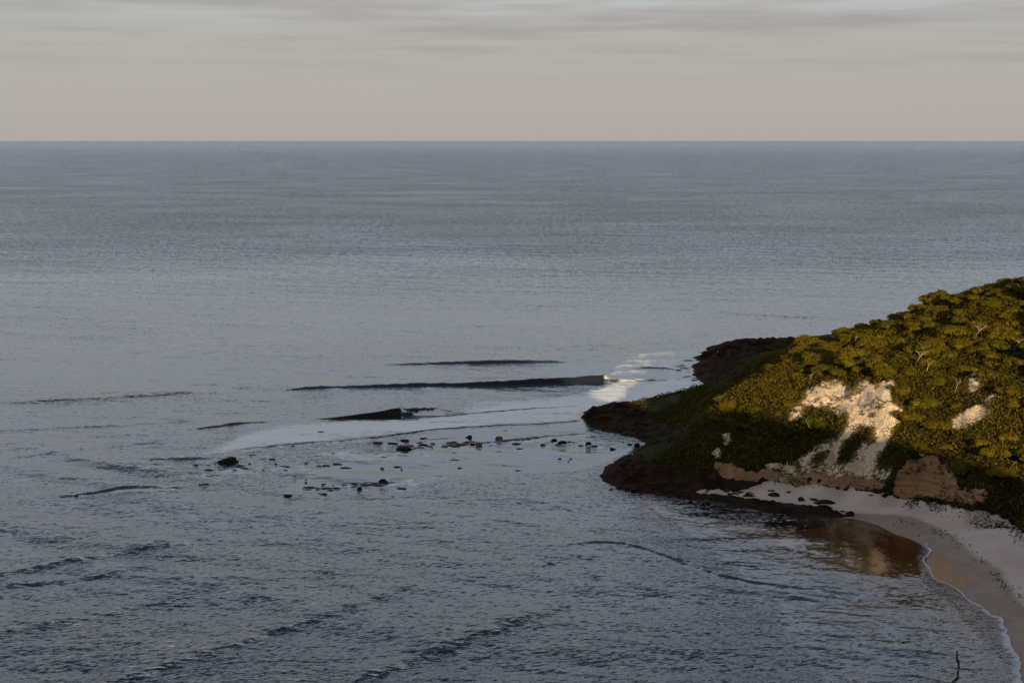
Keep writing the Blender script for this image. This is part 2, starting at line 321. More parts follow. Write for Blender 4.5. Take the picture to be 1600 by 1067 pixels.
def mat_water():
    m, nt, out = new_mat('sea_water'); g = N(nt, 'ShaderNodeNewGeometry'); pos = g.outputs['Position']
    ch = att(nt, 'chop')
    rot = N(nt, 'ShaderNodeVectorRotate'); rot.inputs['Angle'].default_value = R(-14); LK(nt, pos, rot.inputs[0]); rp = rot.outputs[0]
    r1 = noise(nt, rp, 1.35, 3, .62, sc3=(.5, 1.0, .3)); r2 = noise(nt, pos, .30, 3, .6, sc3=(.42, 1, .3), loc=(9, 4, 2))
    r3 = noise(nt, rp, .075, 3, .55, sc3=(.35, 1, .3), loc=(3, 8, 2))
    gust = noise(nt, pos, .012, 4, .6, sc3=(.5, 1, 1))
    cen = lambda v, a: math_(nt, 'MULTIPLY', math_(nt, 'SUBTRACT', v, .5), a)
    h = math_(nt, 'ADD', cen(r1, .16), math_(nt, 'ADD', cen(r2, .26), cen(r3, .7)))
    h = math_(nt, 'MULTIPLY', h, math_(nt, 'MULTIPLY', ch, ramp(nt, gust, .3, .7, .75, 1.2)))
    nrm = bump(nt, h, 1.0)
    # far off every pixel holds many wavelets: use their slopes directly
    sy1 = noise(nt, rp, 2.5, 4, .62, sc3=(.42, 1, .3), loc=(2, 5, 0), dist=.4); sy2 = noise(nt, pos, .55, 3, .6, sc3=(.45, 1, .3), loc=(7, 1, 0)); sx1 = noise(nt, rp, .9, 3, .6, loc=(12, 5, 0))
    ny = math_(nt, 'ADD', math_(nt, 'MULTIPLY', math_(nt, 'SUBTRACT', sy1, .5), 1.0), math_(nt, 'MULTIPLY', math_(nt, 'SUBTRACT', sy2, .5), .34))
    steep = math_(nt, 'MULTIPLY', math_(nt, 'MAXIMUM', math_(nt, 'SUBTRACT', ny, .07), 0.0), 2.2)
    ny = math_(nt, 'MULTIPLY', math_(nt, 'ADD', math_(nt, 'ADD', ny, steep), math_(nt, 'MULTIPLY', math_(nt, 'MINIMUM', att(nt, 'farslope'), 1.5), .058)), -1.0)   # wave fronts lean towards the shore
    cs = N(nt, 'ShaderNodeCombineXYZ'); LK(nt, math_(nt, 'MULTIPLY', math_(nt, 'SUBTRACT', sx1, .5), .7), cs.inputs[0]); LK(nt, ny, cs.inputs[1])
    scl = N(nt, 'ShaderNodeVectorMath'); scl.operation = 'SCALE'; LK(nt, cs.outputs[0], scl.inputs[0])
    amt = math_(nt, 'ADD', att(nt, 'farslope'), math_(nt, 'MULTIPLY', ch, 1.15)); LK(nt, math_(nt, 'MULTIPLY', amt, ramp(nt, gust, .3, .7, .8, 1.2)), scl.inputs['Scale'])
    ad = N(nt, 'ShaderNodeVectorMath'); ad.operation = 'ADD'; LK(nt, nrm, ad.inputs[0]); LK(nt, scl.outputs[0], ad.inputs[1])
    nz = N(nt, 'ShaderNodeVectorMath'); nz.operation = 'NORMALIZE'; LK(nt, ad.outputs[0], nz.inputs[0]); nrm = nz.outputs[0]
    gl = N(nt, 'ShaderNodeBsdfGlossy'); gl.inputs['Color'].default_value = (1, 1, 1, 1); LK(nt, nrm, gl.inputs['Normal'])
    LK(nt, att(nt, 'rough'), gl.inputs['Roughness'])
    fr = N(nt, 'ShaderNodeFresnel'); fr.inputs[0].default_value = 1.333; LK(nt, nrm, fr.inputs[1])
    df = N(nt, 'ShaderNodeBsdfDiffuse'); LK(nt, nrm, df.inputs['Normal'])
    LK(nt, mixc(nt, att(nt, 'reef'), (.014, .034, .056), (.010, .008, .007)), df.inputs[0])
    tr = N(nt, 'ShaderNodeBsdfTransparent'); tr.inputs[0].default_value = (.78, .60, .38, 1)
    mb = N(nt, 'ShaderNodeMixShader'); LK(nt, att(nt, 'shallow'), mb.inputs[0]); LK(nt, df.outputs[0], mb.inputs[1]); LK(nt, tr.outputs[0], mb.inputs[2])
    mw = N(nt, 'ShaderNodeMixShader'); LK(nt, fr.outputs[0], mw.inputs[0]); LK(nt, mb.outputs[0], mw.inputs[1]); LK(nt, gl.outputs[0], mw.inputs[2])
    fo = N(nt, 'ShaderNodeBsdfDiffuse'); fo.inputs[0].default_value = (.86, .90, .94, 1)
    fn = noise(nt, pos, .9, 5, .7, sc3=(.5, 1, 1)); fn2 = noise(nt, pos, .12, 4, .6, sc3=(.35, 1, 1))
    fm = math_(nt, 'ADD', math_(nt, 'MULTIPLY', math_(nt, 'SUBTRACT', fn, .5), 1.1), math_(nt, 'MULTIPLY', math_(nt, 'SUBTRACT', fn2, .5), .9))
    fa = att(nt, 'foam')
    fm = ramp(nt, math_(nt, 'ADD', fa, math_(nt, 'MULTIPLY', fm, 2.2)), .0, .85)
    fm = math_(nt, 'MULTIPLY', fm, ramp(nt, fa, 0.0, .30))
    mf = N(nt, 'ShaderNodeMixShader'); LK(nt, fm, mf.inputs[0]); LK(nt, mw.outputs[0], mf.inputs[1]); LK(nt, fo.outputs[0], mf.inputs[2])
    LK(nt, mf.outputs[0], out.inputs[0]); return m
def mat_leaf(name, dark, mid, warm):
    m, nt, out = new_mat(name); g = N(nt, 'ShaderNodeNewGeometry'); oi = N(nt, 'ShaderNodeObjectInfo')
    n1 = noise(nt, g.outputs['Position'], .9, 4, .65); n2 = noise(nt, g.outputs['Position'], .07, 3, .6)
    c = mixc(nt, ramp(nt, n1, .35, .65), dark, mid)
    n3 = noise(nt, g.outputs['Position'], 5.5, 2, .6); c = mixc(nt, ramp(nt, n3, .40, .60, .45, 0), c, dark)
    f = math_(nt, 'ADD', math_(nt, 'MULTIPLY', oi.outputs['Random'], .6), math_(nt, 'MULTIPLY', ramp(nt, n2, .35, .65), .5))
    c = mixc(nt, math_(nt, 'MULTIPLY', f, .75, clamp=True), c, warm)
    rr = N(nt, 'ShaderNodeMix'); 
    d = N(nt, 'ShaderNodeBsdfPrincipled'); LK(nt, c, d.inputs['Base Color']); d.inputs['Roughness'].default_value = .7; d.inputs['Specular IOR Level'].default_value = .04
    nt.nodes.remove(rr)
    LK(nt, d.outputs[0], out.inputs[0]); return m
def mat_simple(name, c1, c2, scale=3., rough=.9, bd=.15, sc3=None):
    m, nt, out = new_mat(name); g = N(nt, 'ShaderNodeNewGeometry'); pos = g.outputs['Position']
    f = noise(nt, pos, scale, 5, .65, sc3=sc3)
    p = N(nt, 'ShaderNodeBsdfPrincipled'); LK(nt, mixc(nt, ramp(nt, f, .35, .65), c1, c2), p.inputs['Base Color']); p.inputs['Roughness'].default_value = rough
    p.inputs['Specular IOR Level'].default_value = .12
    LK(nt, bump(nt, f, bd), p.inputs['Normal']); LK(nt, p.outputs[0], out.inputs[0]); return m
M_ground = mat_terrain(); M_water = mat_water()
M_leaf = mat_leaf('foliage', (.026, .030, .003), (.108, .108, .008), (.165, .112, .008))
M_shrub = mat_leaf('scrub_foliage', (.009, .010, .002), (.085, .082, .007), (.125, .092, .008))
M_bark = mat_simple('pale_bark', (.24, .19, .12), (.38, .31, .22), 4, .9, .05)
M_rock = mat_simple('dark_wet_rock', (.014, .011, .009), (.045, .034, .026), 2.2, .55, .3)
M_shore = mat_simple('shore_rock', (.012, .006, .003), (.060, .030, .014), 2.2, .85, .3)
M_rock_brown = mat_simple('brown_rock', (.16, .085, .035), (.30, .17, .08), 2.2, .8, .25)
M_rock_moss = mat_simple('weedy_rock', (.022, .022, .010), (.06, .055, .025), 2.2, .8, .3)
M_rock_pale = mat_simple('pale_sandstone', (.30, .22, .15), (.5, .40, .31), 2.2, .9, .2)
M_weed = mat_simple('seaweed', (.012, .012, .006), (.04, .035, .018), 3, .8, .1)
M_feather = mat_simple('black_feathers', (.008, .008, .009), (.02, .02, .02), 9, .7, .01)
M_white = mat_simple('white_feathers', (.75, .74, .72), (.85, .84, .82), 9, .8, .01)
# ------------------------------------------------------------------ terrain
STEP = 0.5
gx = np.arange(-10, 150.01, STEP); gy = np.arange(130, 440.01, STEP)
X, Y = np.meshgrid(gx, gy); Z0 = rbf(X, Y)
m, PX, PY = cells(X, Y, Z0); Z = relief(X, Y, Z0, m)
def sampler(X, Y, Z):
    x0, y0, dx = X[0, 0], Y[0, 0], X[0, 1] - X[0, 0]
    def f(x, y):
        u = np.clip((np.asarray(x, float) - x0) / dx, 0, Z.shape[1] - 1.001); v = np.clip((np.asarray(y, float) - y0) / dx, 0, Z.shape[0] - 1.001)
        i = u.astype(int); j = v.astype(int); a = u - i; b = v - j
        return Z[j, i] * (1 - a) * (1 - b) + Z[j, i + 1] * a * (1 - b) + Z[j + 1, i] * (1 - a) * b + Z[j + 1, i + 1] * a * b
    return f
hgt = sampler(X, Y, Z)
def hit(px, py, y0=150, y1=430):
    ys = np.arange(y0, y1, .25); q = np.array(ray(px, py)); t = ys / q[1]
    zz = hgt(q[0] * t, ys); d = H + q[2] * t - zz
    k = np.where(d < 0)[0]
    if len(k) == 0: return None
    k = k[0]; return np.array([q[0] * t[k], ys[k], zz[k]])
isveg = ~(m['rock'] | m['sand'] | m['chalk'] | m['stone'] | m['grass'])
at_ = {k: blur(m[k], 3 if k in ('chalk', 'grass', 'rock') else 1) for k in ('rock', 'sand', 'chalk', 'stone', 'grass', 'wet')}
# sunlit cliff's reflection, painted as an amber patch on the waterline sand
dsh = np.full(X.shape, 99.0); sh2 = np.array(resample([atz(*q) for q in [(1486, 912), (1468, 905), (1462, 893), (1458, 880), (1475, 893)]], 1.0))[:, :2]
sub = (X > 20) & (Y < 240) & (X < 90)
xs, ys = X[sub], Y[sub]; dm = np.full(xs.shape, 99.)
for q in sh2: dm = np.minimum(dm, (xs - q[0]) ** 2 + (ys - q[1]) ** 2)
dsh[sub] = np.sqrt(dm)
at_['ochre'] = blur(m['chalk'], 9) * (X > 48)
pxg, pyg = proj(X, Y, np.minimum(Z, 0)); reflection_bed = blur(inpoly(pxg, pyg, [(1220, 812), (1300, 808), (1400, 832), (1449, 858), (1445, 890), (1400, 905), (1330, 895), (1260, 870)]), 6) * (Z < .3)  # golden cliff reflection in the cove, painted as seabed colour
at_['cliff_reflection'] = .75 * reflection_bed + (1 - reflection_bed) * (1 - sstep(dsh + 1.0 * vn(X, Y, 4), 1.6, 3.0)) * np.where(Z < .3, 1, at_['sand'])
def part_terrain(X, Y, Z, cls, at_, name, kind='structure'):
    nr, nc = X.shape; fc = grid_faces(nr, nc); sel = cls[:-1, :-1].ravel(); fc = fc[sel]
    u, inv = np.unique(fc, return_inverse=True); V = np.stack([X.ravel()[u], Y.ravel()[u], Z.ravel()[u]], 1)
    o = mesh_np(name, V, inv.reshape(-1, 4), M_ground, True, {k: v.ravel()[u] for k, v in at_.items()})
    return tag(o, kind=kind)
clf = np.zeros(X.shape, int); clf[m['sand']] = 1; clf[m['rock']] = 2; clf[m['chalk'] | m['stone']] = 3
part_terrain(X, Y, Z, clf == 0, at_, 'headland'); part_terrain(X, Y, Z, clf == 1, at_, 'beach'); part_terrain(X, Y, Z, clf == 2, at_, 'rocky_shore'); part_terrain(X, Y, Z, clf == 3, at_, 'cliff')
# coarse land outside: the coast running back to the viewpoint and the hill that throws the evening shadow
edge = [(1145, 626), (1175, 633), (1205, 641), (1235, 652), (1265, 652), (1295, 656), (1320, 668), (1346, 667), (1382, 674), (1400, 683), (1443, 688), (1466, 702), (1504, 712), (1554, 727), (1600, 738)]
perp = np.array([sdir[1] * -1, sdir[0]]); SR = 45.0; te = math.tan(SUN_EL); ru, rz = [], []
for a, b in edge:
    q = hit(a, b)
    if q is None: continue
    ru.append(q[:2] @ perp); rz.append(q[2] + 1.6 + te * (SR - q[:2] @ sdir))
o_ = np.argsort(ru); ru = np.array(ru)[o_]; rz = np.array(rz)[o_]
print('ridge', np.round(ru, 1), np.round(rz, 1))
def ridge(u):
    r = np.interp(u, ru, rz) + 22 * (1 - sstep(u, ru[0] - 15, ru[0] - 6)); return r + .5 * vn(u * 1.0, u * 0 + 3.3, 9, 3)
cgx = np.arange(-200, 420.1, 3.0); cgy = np.arange(-260, 450.1, 3.0)
CX, CY = np.meshgrid(cgx, cgy); CZ = np.where(CX > 35, rbf(CX, CY), -4.0)
CZ = np.clip(CZ, -4, 45) + np.where(CZ > 4, 1.5 * vn2(CX, CY, 22, 4), 0)
U = CX * perp[0] + CY * perp[1]; S = CX * sdir[0] + CY * sdir[1]
rg = ridge(U) * np.exp(-np.abs((S - SR) / 55.0) ** 2.4) * sstep(U, -160, -60)
CZ = np.maximum(CZ, rg - 4)
tooclose = (np.abs(CX) < 60) & (CY > -30) & (CY < 150)
CZ[tooclose] = np.minimum(CZ[tooclose], np.where(CX[tooclose] > 35, CZ[tooclose], 30))
inside = (CX > -10 + 1) & (CX < 150 - 3) & (CY > 130 + 1) & (CY < 440 - 3)
CZ[inside] = np.minimum(CZ[inside], hgt(CX[inside], CY[inside]) - .6)
cm = {k: np.zeros(CX.shape) for k in at_}
cm['sand'] = ((CZ < 3.0)).astype(float)
part_terrain(CX, CY, CZ, ~inside & (CZ > -3.9), cm, 'coast_hill')
# sea floor
sf = mesh_np('sea_floor', [(-3000, -1500, -5), (3000, -1500, -5), (3000, 3000, -5), (-3000, 3000, -5)], [(0, 1, 2, 3)], M_ground, False,
             {k: [1.0 if k in ('sand', 'wet') else 0.0] * 4 for k in at_}); tag(sf, kind='structure')
# ------------------------------------------------------------------ water
rowA = [(806, 692, 12, 3), (866, 686, 11, 6), (878, 690, 12, 6), (889, 689, 8, 4), (897, 690, 7, 4), (907, 695, 10, 3), (920, 692, 9, 7), (930, 695, 8, 5), (938, 689, 10, 4), (949, 690, 6, 3), (956, 690, 10, 3), (849, 693, 7, 5), (826, 686, 7, 2.5), (840, 684, 8, 2.5), (818, 687, 10, 2), (872, 693, 8, 3), (913, 688, 6, 3), (883, 707, 9, 2.5), (812, 700, 8, 2)]
rowB = [(610, 711, 14, 3.5), (596, 713, 18, 4.5), (586, 709, 8, 2.5), (527, 723, 11, 4), (511, 726, 11, 2.5), (613, 691, 13, 4), (661, 693, 12, 5), (671, 696, 9, 3), (655, 690, 8, 3), (710, 695, 17, 2.5), (694, 697, 8, 2.5), (521, 707, 6, 5), (536, 710, 7, 4), (645, 701, 8, 3), (573, 716, 8, 2), (676, 692, 7, 2.5), (425, 716, 9, 3), (640, 695, 10, 2)]
rowC = [(496, 763, 10, 4), (527, 761, 11, 4), (563, 762, 8, 6), (628, 762, 11, 4), (505, 755, 8, 3), (538, 756, 10, 2.5), (555, 754, 8, 2.5), (588, 754, 13, 2.5), (633, 750, 15, 2.5), (664, 746, 18, 2.5), (575, 757, 8, 2), (505, 770, 8, 3), (516, 765, 8, 3), (645, 752, 9, 2), (480, 764, 8, 2)]
rowD = [(810, 734, 9, 2.5), (719, 730, 8, 2), (680, 762, 6, 2.5), (713, 763, 6, 2)]
rowE = [(1076, 562, 18, 3), (1100, 562, 14, 4), (1061, 577, 8, 3), (1075, 575, 8, 2.5), (1090, 577, 8, 3.5), (1075, 587, 14, 3), (1068, 589, 6, 2.5), (1085, 593, 13, 3.5), (1095, 582, 9, 5), (1062, 592, 2, 1.5)]
rowF = [(968, 760, 14, 6), (978, 762, 14, 7), (958, 752, 9, 3), (990, 764, 12, 7), (955, 763, 7, 4), (1022, 764, 12, 6), (950, 745, 8, 6), (943, 740, 7, 6), (1004, 768, 10, 5), (1065, 778, 12, 4), (1104, 784, 14, 4)]
def extra(n, line, sp, seed):
    r_ = np.random.RandomState(seed); o = []
    for _ in range(n):
        a = r_.uniform(line[0][0], line[-1][0]); o.append((a, np.interp(a, [q[0] for q in line], [q[1] for q in line]) + r_.normal(0, sp), r_.choice([3, 5, 8, 13, 20]) * r_.uniform(.8, 1.2), r_.uniform(1.2, 2.4)))
    return o
rowA += extra(16, [(700, 692), (800, 687), (940, 691)], 2.5, 1); rowB += extra(34, [(500, 722), (590, 712), (640, 700), (720, 693)], 5, 2); rowC += extra(22, [(470, 762), (560, 758), (680, 746)], 2, 3); rowD += extra(10, [(560, 730), (760, 724), (900, 715)], 9, 4); rowG = extra(26, [(290, 722), (380, 728), (480, 736)], 9, 6) + extra(8, [(100, 772), (200, 762), (330, 760)], 2, 7); rowE += extra(8, [(1062, 570), (1098, 588)], 8, 5)
HZ = 533.5 - F * math.tan(PITCH)       # row of the infinite horizon
rows = np.concatenate([np.linspace(2400, 1135, 50)[:-1], np.linspace(1135, 680, 560)[:-1], np.linspace(680, 555, 480)[:-1], np.linspace(555, 230, 380)[:-1], HZ + np.geomspace(230 - HZ, 1.6, 26)])
cls_ = np.concatenate([np.linspace(-2200, -160, 50)[:-1], np.linspace(-160, 1760, 1050), np.linspace(1760, 3600, 40)[1:]])
b = (533.5 - rows) / F; ry = cP + b * sP; rzz = -sP + b * cP; t = -H / rzz
WY = np.repeat((ry * t)[:, None], len(cls_), 1); WX = ((cls_ - 800) / F)[None, :] * t[:, None]
dY = np.abs(np.gradient(ry * t))[:, None]; dX = np.abs(np.gradient(WX, axis=1))
WPX = np.repeat(cls_[None, :], len(rows), 0); WPY = np.repeat(rows[:, None], len(cls_), 1)
rs = np.random.RandomState(5)
# distance to land via depth of the terrain grid
dep = np.where((WX > -9) & (WX < 149) & (WY > 131) & (WY < 439), -sampler(X, Y, Z0)(WX, WY), 4.0)
dep = np.where((WY <= 131) & (WX > 35), 0.3, dep)
off = sstep(dep, -.1, 2.2)
WZ = np.zeros(WX.shape)
for k in range(64):
    wl = 1.6 * (26 / 1.6) ** (rs.rand() ** 1.3); th = rs.normal(0, .42 if wl < 8 else .22) + R(-14)
    kx, ky = 2 * math.pi / wl * math.sin(th), -2 * math.pi / wl * math.cos(th)
    amp = 0.0021 * wl ** .72
    lim = (wl / np.maximum(dY * abs(math.cos(th)) + dX * abs(math.sin(th)), 1e-3)); fade = sstep(lim, 2.6, 5.0)
    ph = kx * WX + ky * WY + rs.rand() * 6.28; s_ = np.sin(ph)
    WZ += amp * fade * (s_ + .25 * np.cos(2 * ph))
wx_ = WX + 14 * vn2(WX, WY, 60, 2); wy_ = WY + 9 * vn3(WX, WY, 45, 2)
for wl, amp, th in ((13.0, .085, -24), (21.0, .15, -17), (31.0, .16, -30)):
    bend = np.radians(th) * (1 - .9 * sstep(WX, 5, 60)) + np.radians(18) * sstep(WX, 10, 60)
    ph = 2 * math.pi / wl * (-wy_ * np.cos(np.radians(th)) + wx_ * np.sin(np.radians(th)) + .004 * np.clip(WX + 10, 0, 70) ** 2)
    WZ += amp * (np.sin(ph) + .35 * np.cos(2 * ph)) * sstep(wl / dY, 3, 6) * (.5 + .7 * sstep(vn(WX, WY, 50, 2), -.3, .4)) * (1 - .5 * sstep(WY, 260, 330))
grp = .55 + .75 * (vn(WX * .5, WY, 38, 3) * .5 + .5)
WZ *= grp
chop = (1 + .22 * sstep(-WX, 0, 60) * (1 - sstep(WY, 190, 260))) * (.72 + .28 * vn2(WX * .4, WY, 60, 3)) * (1 - .25 * sstep(WY, 165, 230)) * (1 - .12 * sstep(WY, 270, 350) * (1 - sstep(WY, 460, 700))); foam = np.zeros(WX.shape); reef = np.zeros(WX.shape)
jx = WPX + 9 * vn(WX, WY, 14, 5, .6) + 4 * vn(WX, WY, 3, 3); jy = WPY + 3.2 * vn2(WX, WY, 14, 5, .6) + 1.4 * vn2(WX, WY, 3, 3)
def soft(poly, k=2):
    return blur(inpoly(jx, jy, poly), k)
calm = soft([(438, 767), (500, 735), (560, 715), (640, 704), (760, 698), (900, 702), (990, 702), (955, 722), (900, 738), (800, 742), (690, 742), (600, 750), (520, 757)], 3)
chop *= 1 - .72 * calm
c2 = soft([(130, 772), (160, 768), (220, 765), (300, 766), (230, 769), (170, 773)], 2); chop *= 1 - .9 * c2
c3 = soft([(430, 680), (600, 655), (900, 610), (700, 606), (560, 612), (430, 640), (300, 660), (250, 690)], 6); chop *= 1 - .2 * c3
c4 = soft([(600, 695), (690, 672), (912, 660), (935, 685), (860, 690), (760, 690), (700, 688)], 3); chop *= 1 - .6 * c4
c5 = soft([(560, 600), (620, 578), (900, 574), (1000, 585), (960, 592), (700, 597)], 4); chop *= 1 - .2 * c5
r1_ = soft([(90, 775), (150, 762), (220, 718), (330, 712), (450, 697), (560, 688), (640, 695), (600, 708), (520, 722), (470, 745), (440, 765), (300, 764), (200, 790)], 4); chop *= 1 + .7 * r1_
r2_ = soft([(620, 760), (700, 748), (900, 745), (960, 735), (1000, 775), (900, 800), (700, 790)], 8); chop *= 1 + .25 * r2_
gold = soft([(1190, 815), (1300, 812), (1440, 845), (1450, 880), (1440, 905), (1330, 890), (1230, 860)], 22); chop *= 1 - .75 * gold
sh = soft([(1180, 800), (1300, 812), (1440, 845), (1440, 900), (1600, 1067), (1300, 1067), (1200, 950), (1100, 850), (1000, 780), (1100, 785)], 8); chop *= 1 - .5 * sh
F1 = [(262, 716), (330, 706), (380, 680), (420, 668), (520, 659), (630, 656), (720, 646), (790, 634), (900, 618), (960, 598), (1010, 592), (1100, 592), (1108, 604), (1040, 624), (975, 632), (912, 648), (912, 655), (800, 662), (700, 668), (600, 680), (450, 692), (350, 706)]
fz_ = 0
for q_ in range(7):
    a_, b_2 = VN(40 + q_), VN(60 + q_); fz_ = fz_ + inpoly(WPX + 46 * a_(WX, WY, 16, 5, .62), WPY + 9 * b_2(WX, WY, 16, 5, .62), F1)
fz_ = blur(fz_ / 7.0, 2)
foam = np.maximum(foam, 1.35 * fz_ * (.80 + .75 * vn(WX * .30, WY * 1.3, 7, 5, .66)))
foam = np.maximum(foam, .30 * soft([(940, 596), (960, 572), (1000, 552), (1060, 545), (1100, 552), (1090, 596)], 6))
foam = np.maximum(foam, .42 * soft([(700, 655), (740, 628), (870, 622), (960, 605), (900, 640), (800, 655)], 6))
foam = np.maximum(foam, .45 * soft([(1000, 580), (1060, 577), (1095, 585), (1040, 591), (990, 588)], 3))
foam = np.maximum(foam, .45 * soft([(1010, 566), (1040, 556), (1070, 562), (1040, 572)], 5))
foam = np.maximum(foam, .25 * soft([(300, 745), (420, 720), (560, 700), (590, 712), (480, 745), (380, 760)], 5))
for lst_ in (rowA, rowB, rowC, rowE):
    for (a, b, w_, h_) in lst_:
        q = atz(a, b + h_ * .5); j0, j1 = np.searchsorted(-rows, [-(b + 18), -(b - 18)]); i0, i1 = np.searchsorted(cls_, [a - 45, a + 45]); X_, Y_ = WX[j0:j1, i0:i1], WY[j0:j1, i0:i1]
        rr_ = ((X_ - q[0] - .15 * w_ * .14) / (w_ * .14 * .75 + .7)) ** 2 + ((Y_ - q[1] + .5) / 1.5) ** 2
        foam[j0:j1, i0:i1] = np.maximum(foam[j0:j1, i0:i1], .62 * np.exp(-rr_) * (.5 + .8 * vn(X_, Y_, 1.5, 3)))
def wave(toe, wf, wb, up=1.0, foamf=None, jig=.35):
    pts = [atz(a, b) for a, b, h in toe]; xs = np.array([p[0] for p in pts]); ys = np.array([p[1] for p in pts]); hs = np.array([q[2] for q in toe])
    o = np.argsort(xs); xs, ys, hs = xs[o], ys[o], hs[o]
    dxm = xs[-1] - xs[0]
    h = np.interp(WX, xs, hs, left=0, right=0) * sstep(WX, xs[0] - .01, xs[0] + .06 * dxm) * (1 - sstep(WX, xs[-1] - .03 * dxm, xs[-1] + .01))
    s = WY - np.interp(WX, xs, ys) + jig * vn(WX, WY * .3, 3, 3)
    fr = wf(WX) if callable(wf) else wf
    prof = np.where(s < 0, -.12 * np.exp(-(s / (1.5 * fr)) ** 2), np.where(s < fr, sstep(s, 0, fr) * 1.12 - .12, np.exp(-((s - fr) / wb) ** 2)))
    prof = prof * (np.abs(s) < 60)
    return h * prof, s, fr, h
# the long unbroken-to-breaking wave
dz, s, fr, h = wave([(430, 610, 0), (470, 609, .32), (560, 607, .5), (640, 605, .65), (720, 603, .85), (800, 601.5, 1.0), (880, 599.5, 1.15), (920, 598, 1.4), (940, 597.5, 1.45), (950, 597, .9), (958, 597, .3)], 1.5, 6)
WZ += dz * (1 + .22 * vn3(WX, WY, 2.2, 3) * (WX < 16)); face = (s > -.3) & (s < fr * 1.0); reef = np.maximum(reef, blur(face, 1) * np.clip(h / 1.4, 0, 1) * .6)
foam *= 1 - blur((s > -2.5) & (s < 6) & (h > .6), 3)
dz, s, fr, h = wave([(940, 597.5, .9), (950, 598, .75), (980, 597, .5), (1030, 595, .3), (1090, 594, .1)], 1.6, 4, jig=.8)
WZ += dz * (1 + .4 * vn3(WX, WY, 1.6, 3)); foam = np.maximum(foam, blur((s > -.4) & (s < 6), 2) * np.clip(h / .6, 0, 1) * .36 * (1 + .5 * vn(WX, WY, 2, 3)))
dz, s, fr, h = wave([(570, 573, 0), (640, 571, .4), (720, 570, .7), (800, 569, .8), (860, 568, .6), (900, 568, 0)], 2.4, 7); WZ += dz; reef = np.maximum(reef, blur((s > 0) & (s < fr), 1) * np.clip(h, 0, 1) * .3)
# the dark wedge-shaped wave with its lip throwing to the right
dz, s, fr, h = wave([(485, 656, 0.03), (520, 655, .35), (560, 653.5, .8), (600, 652, 1.35), (616, 651.5, 1.7), (623, 651, 1.65), (630, 651, .8)], 1.0, 3.5, jig=.3)
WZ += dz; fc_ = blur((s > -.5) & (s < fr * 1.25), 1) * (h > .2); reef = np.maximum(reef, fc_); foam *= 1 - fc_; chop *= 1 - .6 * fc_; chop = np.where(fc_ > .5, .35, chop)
dz, s, fr, h = wave([(622, 650, 1.2), (640, 650, 1.35), (685, 648, 1.2), (700, 648, .6), (730, 647, .2)], 1.4, 4, jig=.3)
WZ += dz * (1 + .25 * vn3(WX, WY, 1.2, 3)); fz = blur((s > -.6) & (s < fr * (.62 + .35 * vn(WX, WX * 0, 2.2, 2))), 1) * np.clip(h, 0, 1)
tz = blur((s > fr * .3) & (s < fr + 1.5), 1) * (h > .5); foam = foam * (1 - tz); foam = np.maximum(foam, fz * 1.0)
for toe, wf, wb in [([(-40, 632, .5), (60, 629, .6), (160, 625, .5), (250, 620, .7), (330, 614, .4), (400, 612, 0)], 3, 8), ([(-40, 676, .3), (100, 671, .35), (200, 666, .3), (300, 660, .1)], 2.2, 6),
    ([(285, 674, .1), (320, 670, .5), (370, 664, .6), (425, 660, .1)], 1.5, 5), ([(205, 719, .1), (240, 718, .5), (300, 717, .5), (332, 716, .3)], 1.2, 4),
    ([(80, 778, .1), (130, 773, .45), (180, 766.5, .4), (290, 764.5, .3)], 1.0, 5), ([(-60, 912, .7), (60, 892, .7), (150, 876, .7), (250, 860, .5), (340, 850, .1)], 3, 7), ([(-60, 930, .3), (150, 905, .3), (300, 880, .1)], 2, 5),
    ([(540, 1080, .7), (640, 1045, .9), (740, 1008, .8), (830, 975, .6), (900, 950, .1)], 3.2, 7), ([(120, 1090, .6), (300, 1040, .55), (430, 995, .55), (540, 960, .4), (660, 915, .1)], 3, 7), ([(-60, 1010, .3), (200, 960, .35), (420, 900, .1)], 3, 7),
    ([(880, 853, .08), (930, 848, .3), (975, 851, .3), (1010, 860, .3), (1060, 876, .22), (1110, 886, .05)], .8, 2.5), ([(1030, 866, .05), (1080, 886, .3), (1120, 902, .32), (1180, 914, .25), (1260, 922, .1)], .8, 2.5),
    ([(1330, 886, .05), (1360, 893, .2), (1420, 903, .12), (1460, 910, .02)], .6, 1.5),
    ([(845, 890, .1), (858, 882, .5), (868, 884, .1)], .8, 1.5), ([(990, 578, .1), (1010, 576, .55), (1040, 577, .6), (1070, 580, .2)], 1.4, 3), ([(700, 546, .1), (900, 542, .3), (1050, 538, .4), (1200, 534, .2)], 3, 8),
    ([(345, 707, .05), (400, 701, .3), (470, 694, .3), (600, 681.5, .28), (700, 670, .22), (820, 663.5, .22), (915, 657, .2)], .5, 2.5), ([(700, 697, .05), (780, 690, .3), (860, 683, .3), (932, 677, .2)], .6, 2), ([(545, 695, .05), (620, 689, .3), (700, 685, .1)], .6, 2),
    ([(0, 720, .2), (120, 705, .25), (260, 690, .2)], 2, 6), ([(640, 800, .1), (760, 812, .18), (880, 830, .08)], 1.5, 4), ([(600, 650.5, .05), (700, 650, .2), (800, 641, .18), (912, 634, .1)], .5, 2)]:
    dz, s, fr, h = wave(toe, wf, wb)
    if wf < 2: dz = dz * .6
    if wf >= 2: dz = dz * .45 * (1 + .6 * vn3(WX, WY, 6, 3)); chop *= 1 + .5 * blur((s > -wf) & (s < wf), 3) * np.clip(h * 2, 0, 1)
    WZ += dz
    if wf <= 1.6: foam *= 1 - blur((s > -.2) & (s < fr + .3) & (h > .08), 1) * .9
foam *= 1 - .55 * soft([(930, 582), (1005, 584), (1045, 592), (1000, 612), (930, 606)], 6)
WZ *= (.06 + .94 * off) * (1 - .7 * gold)
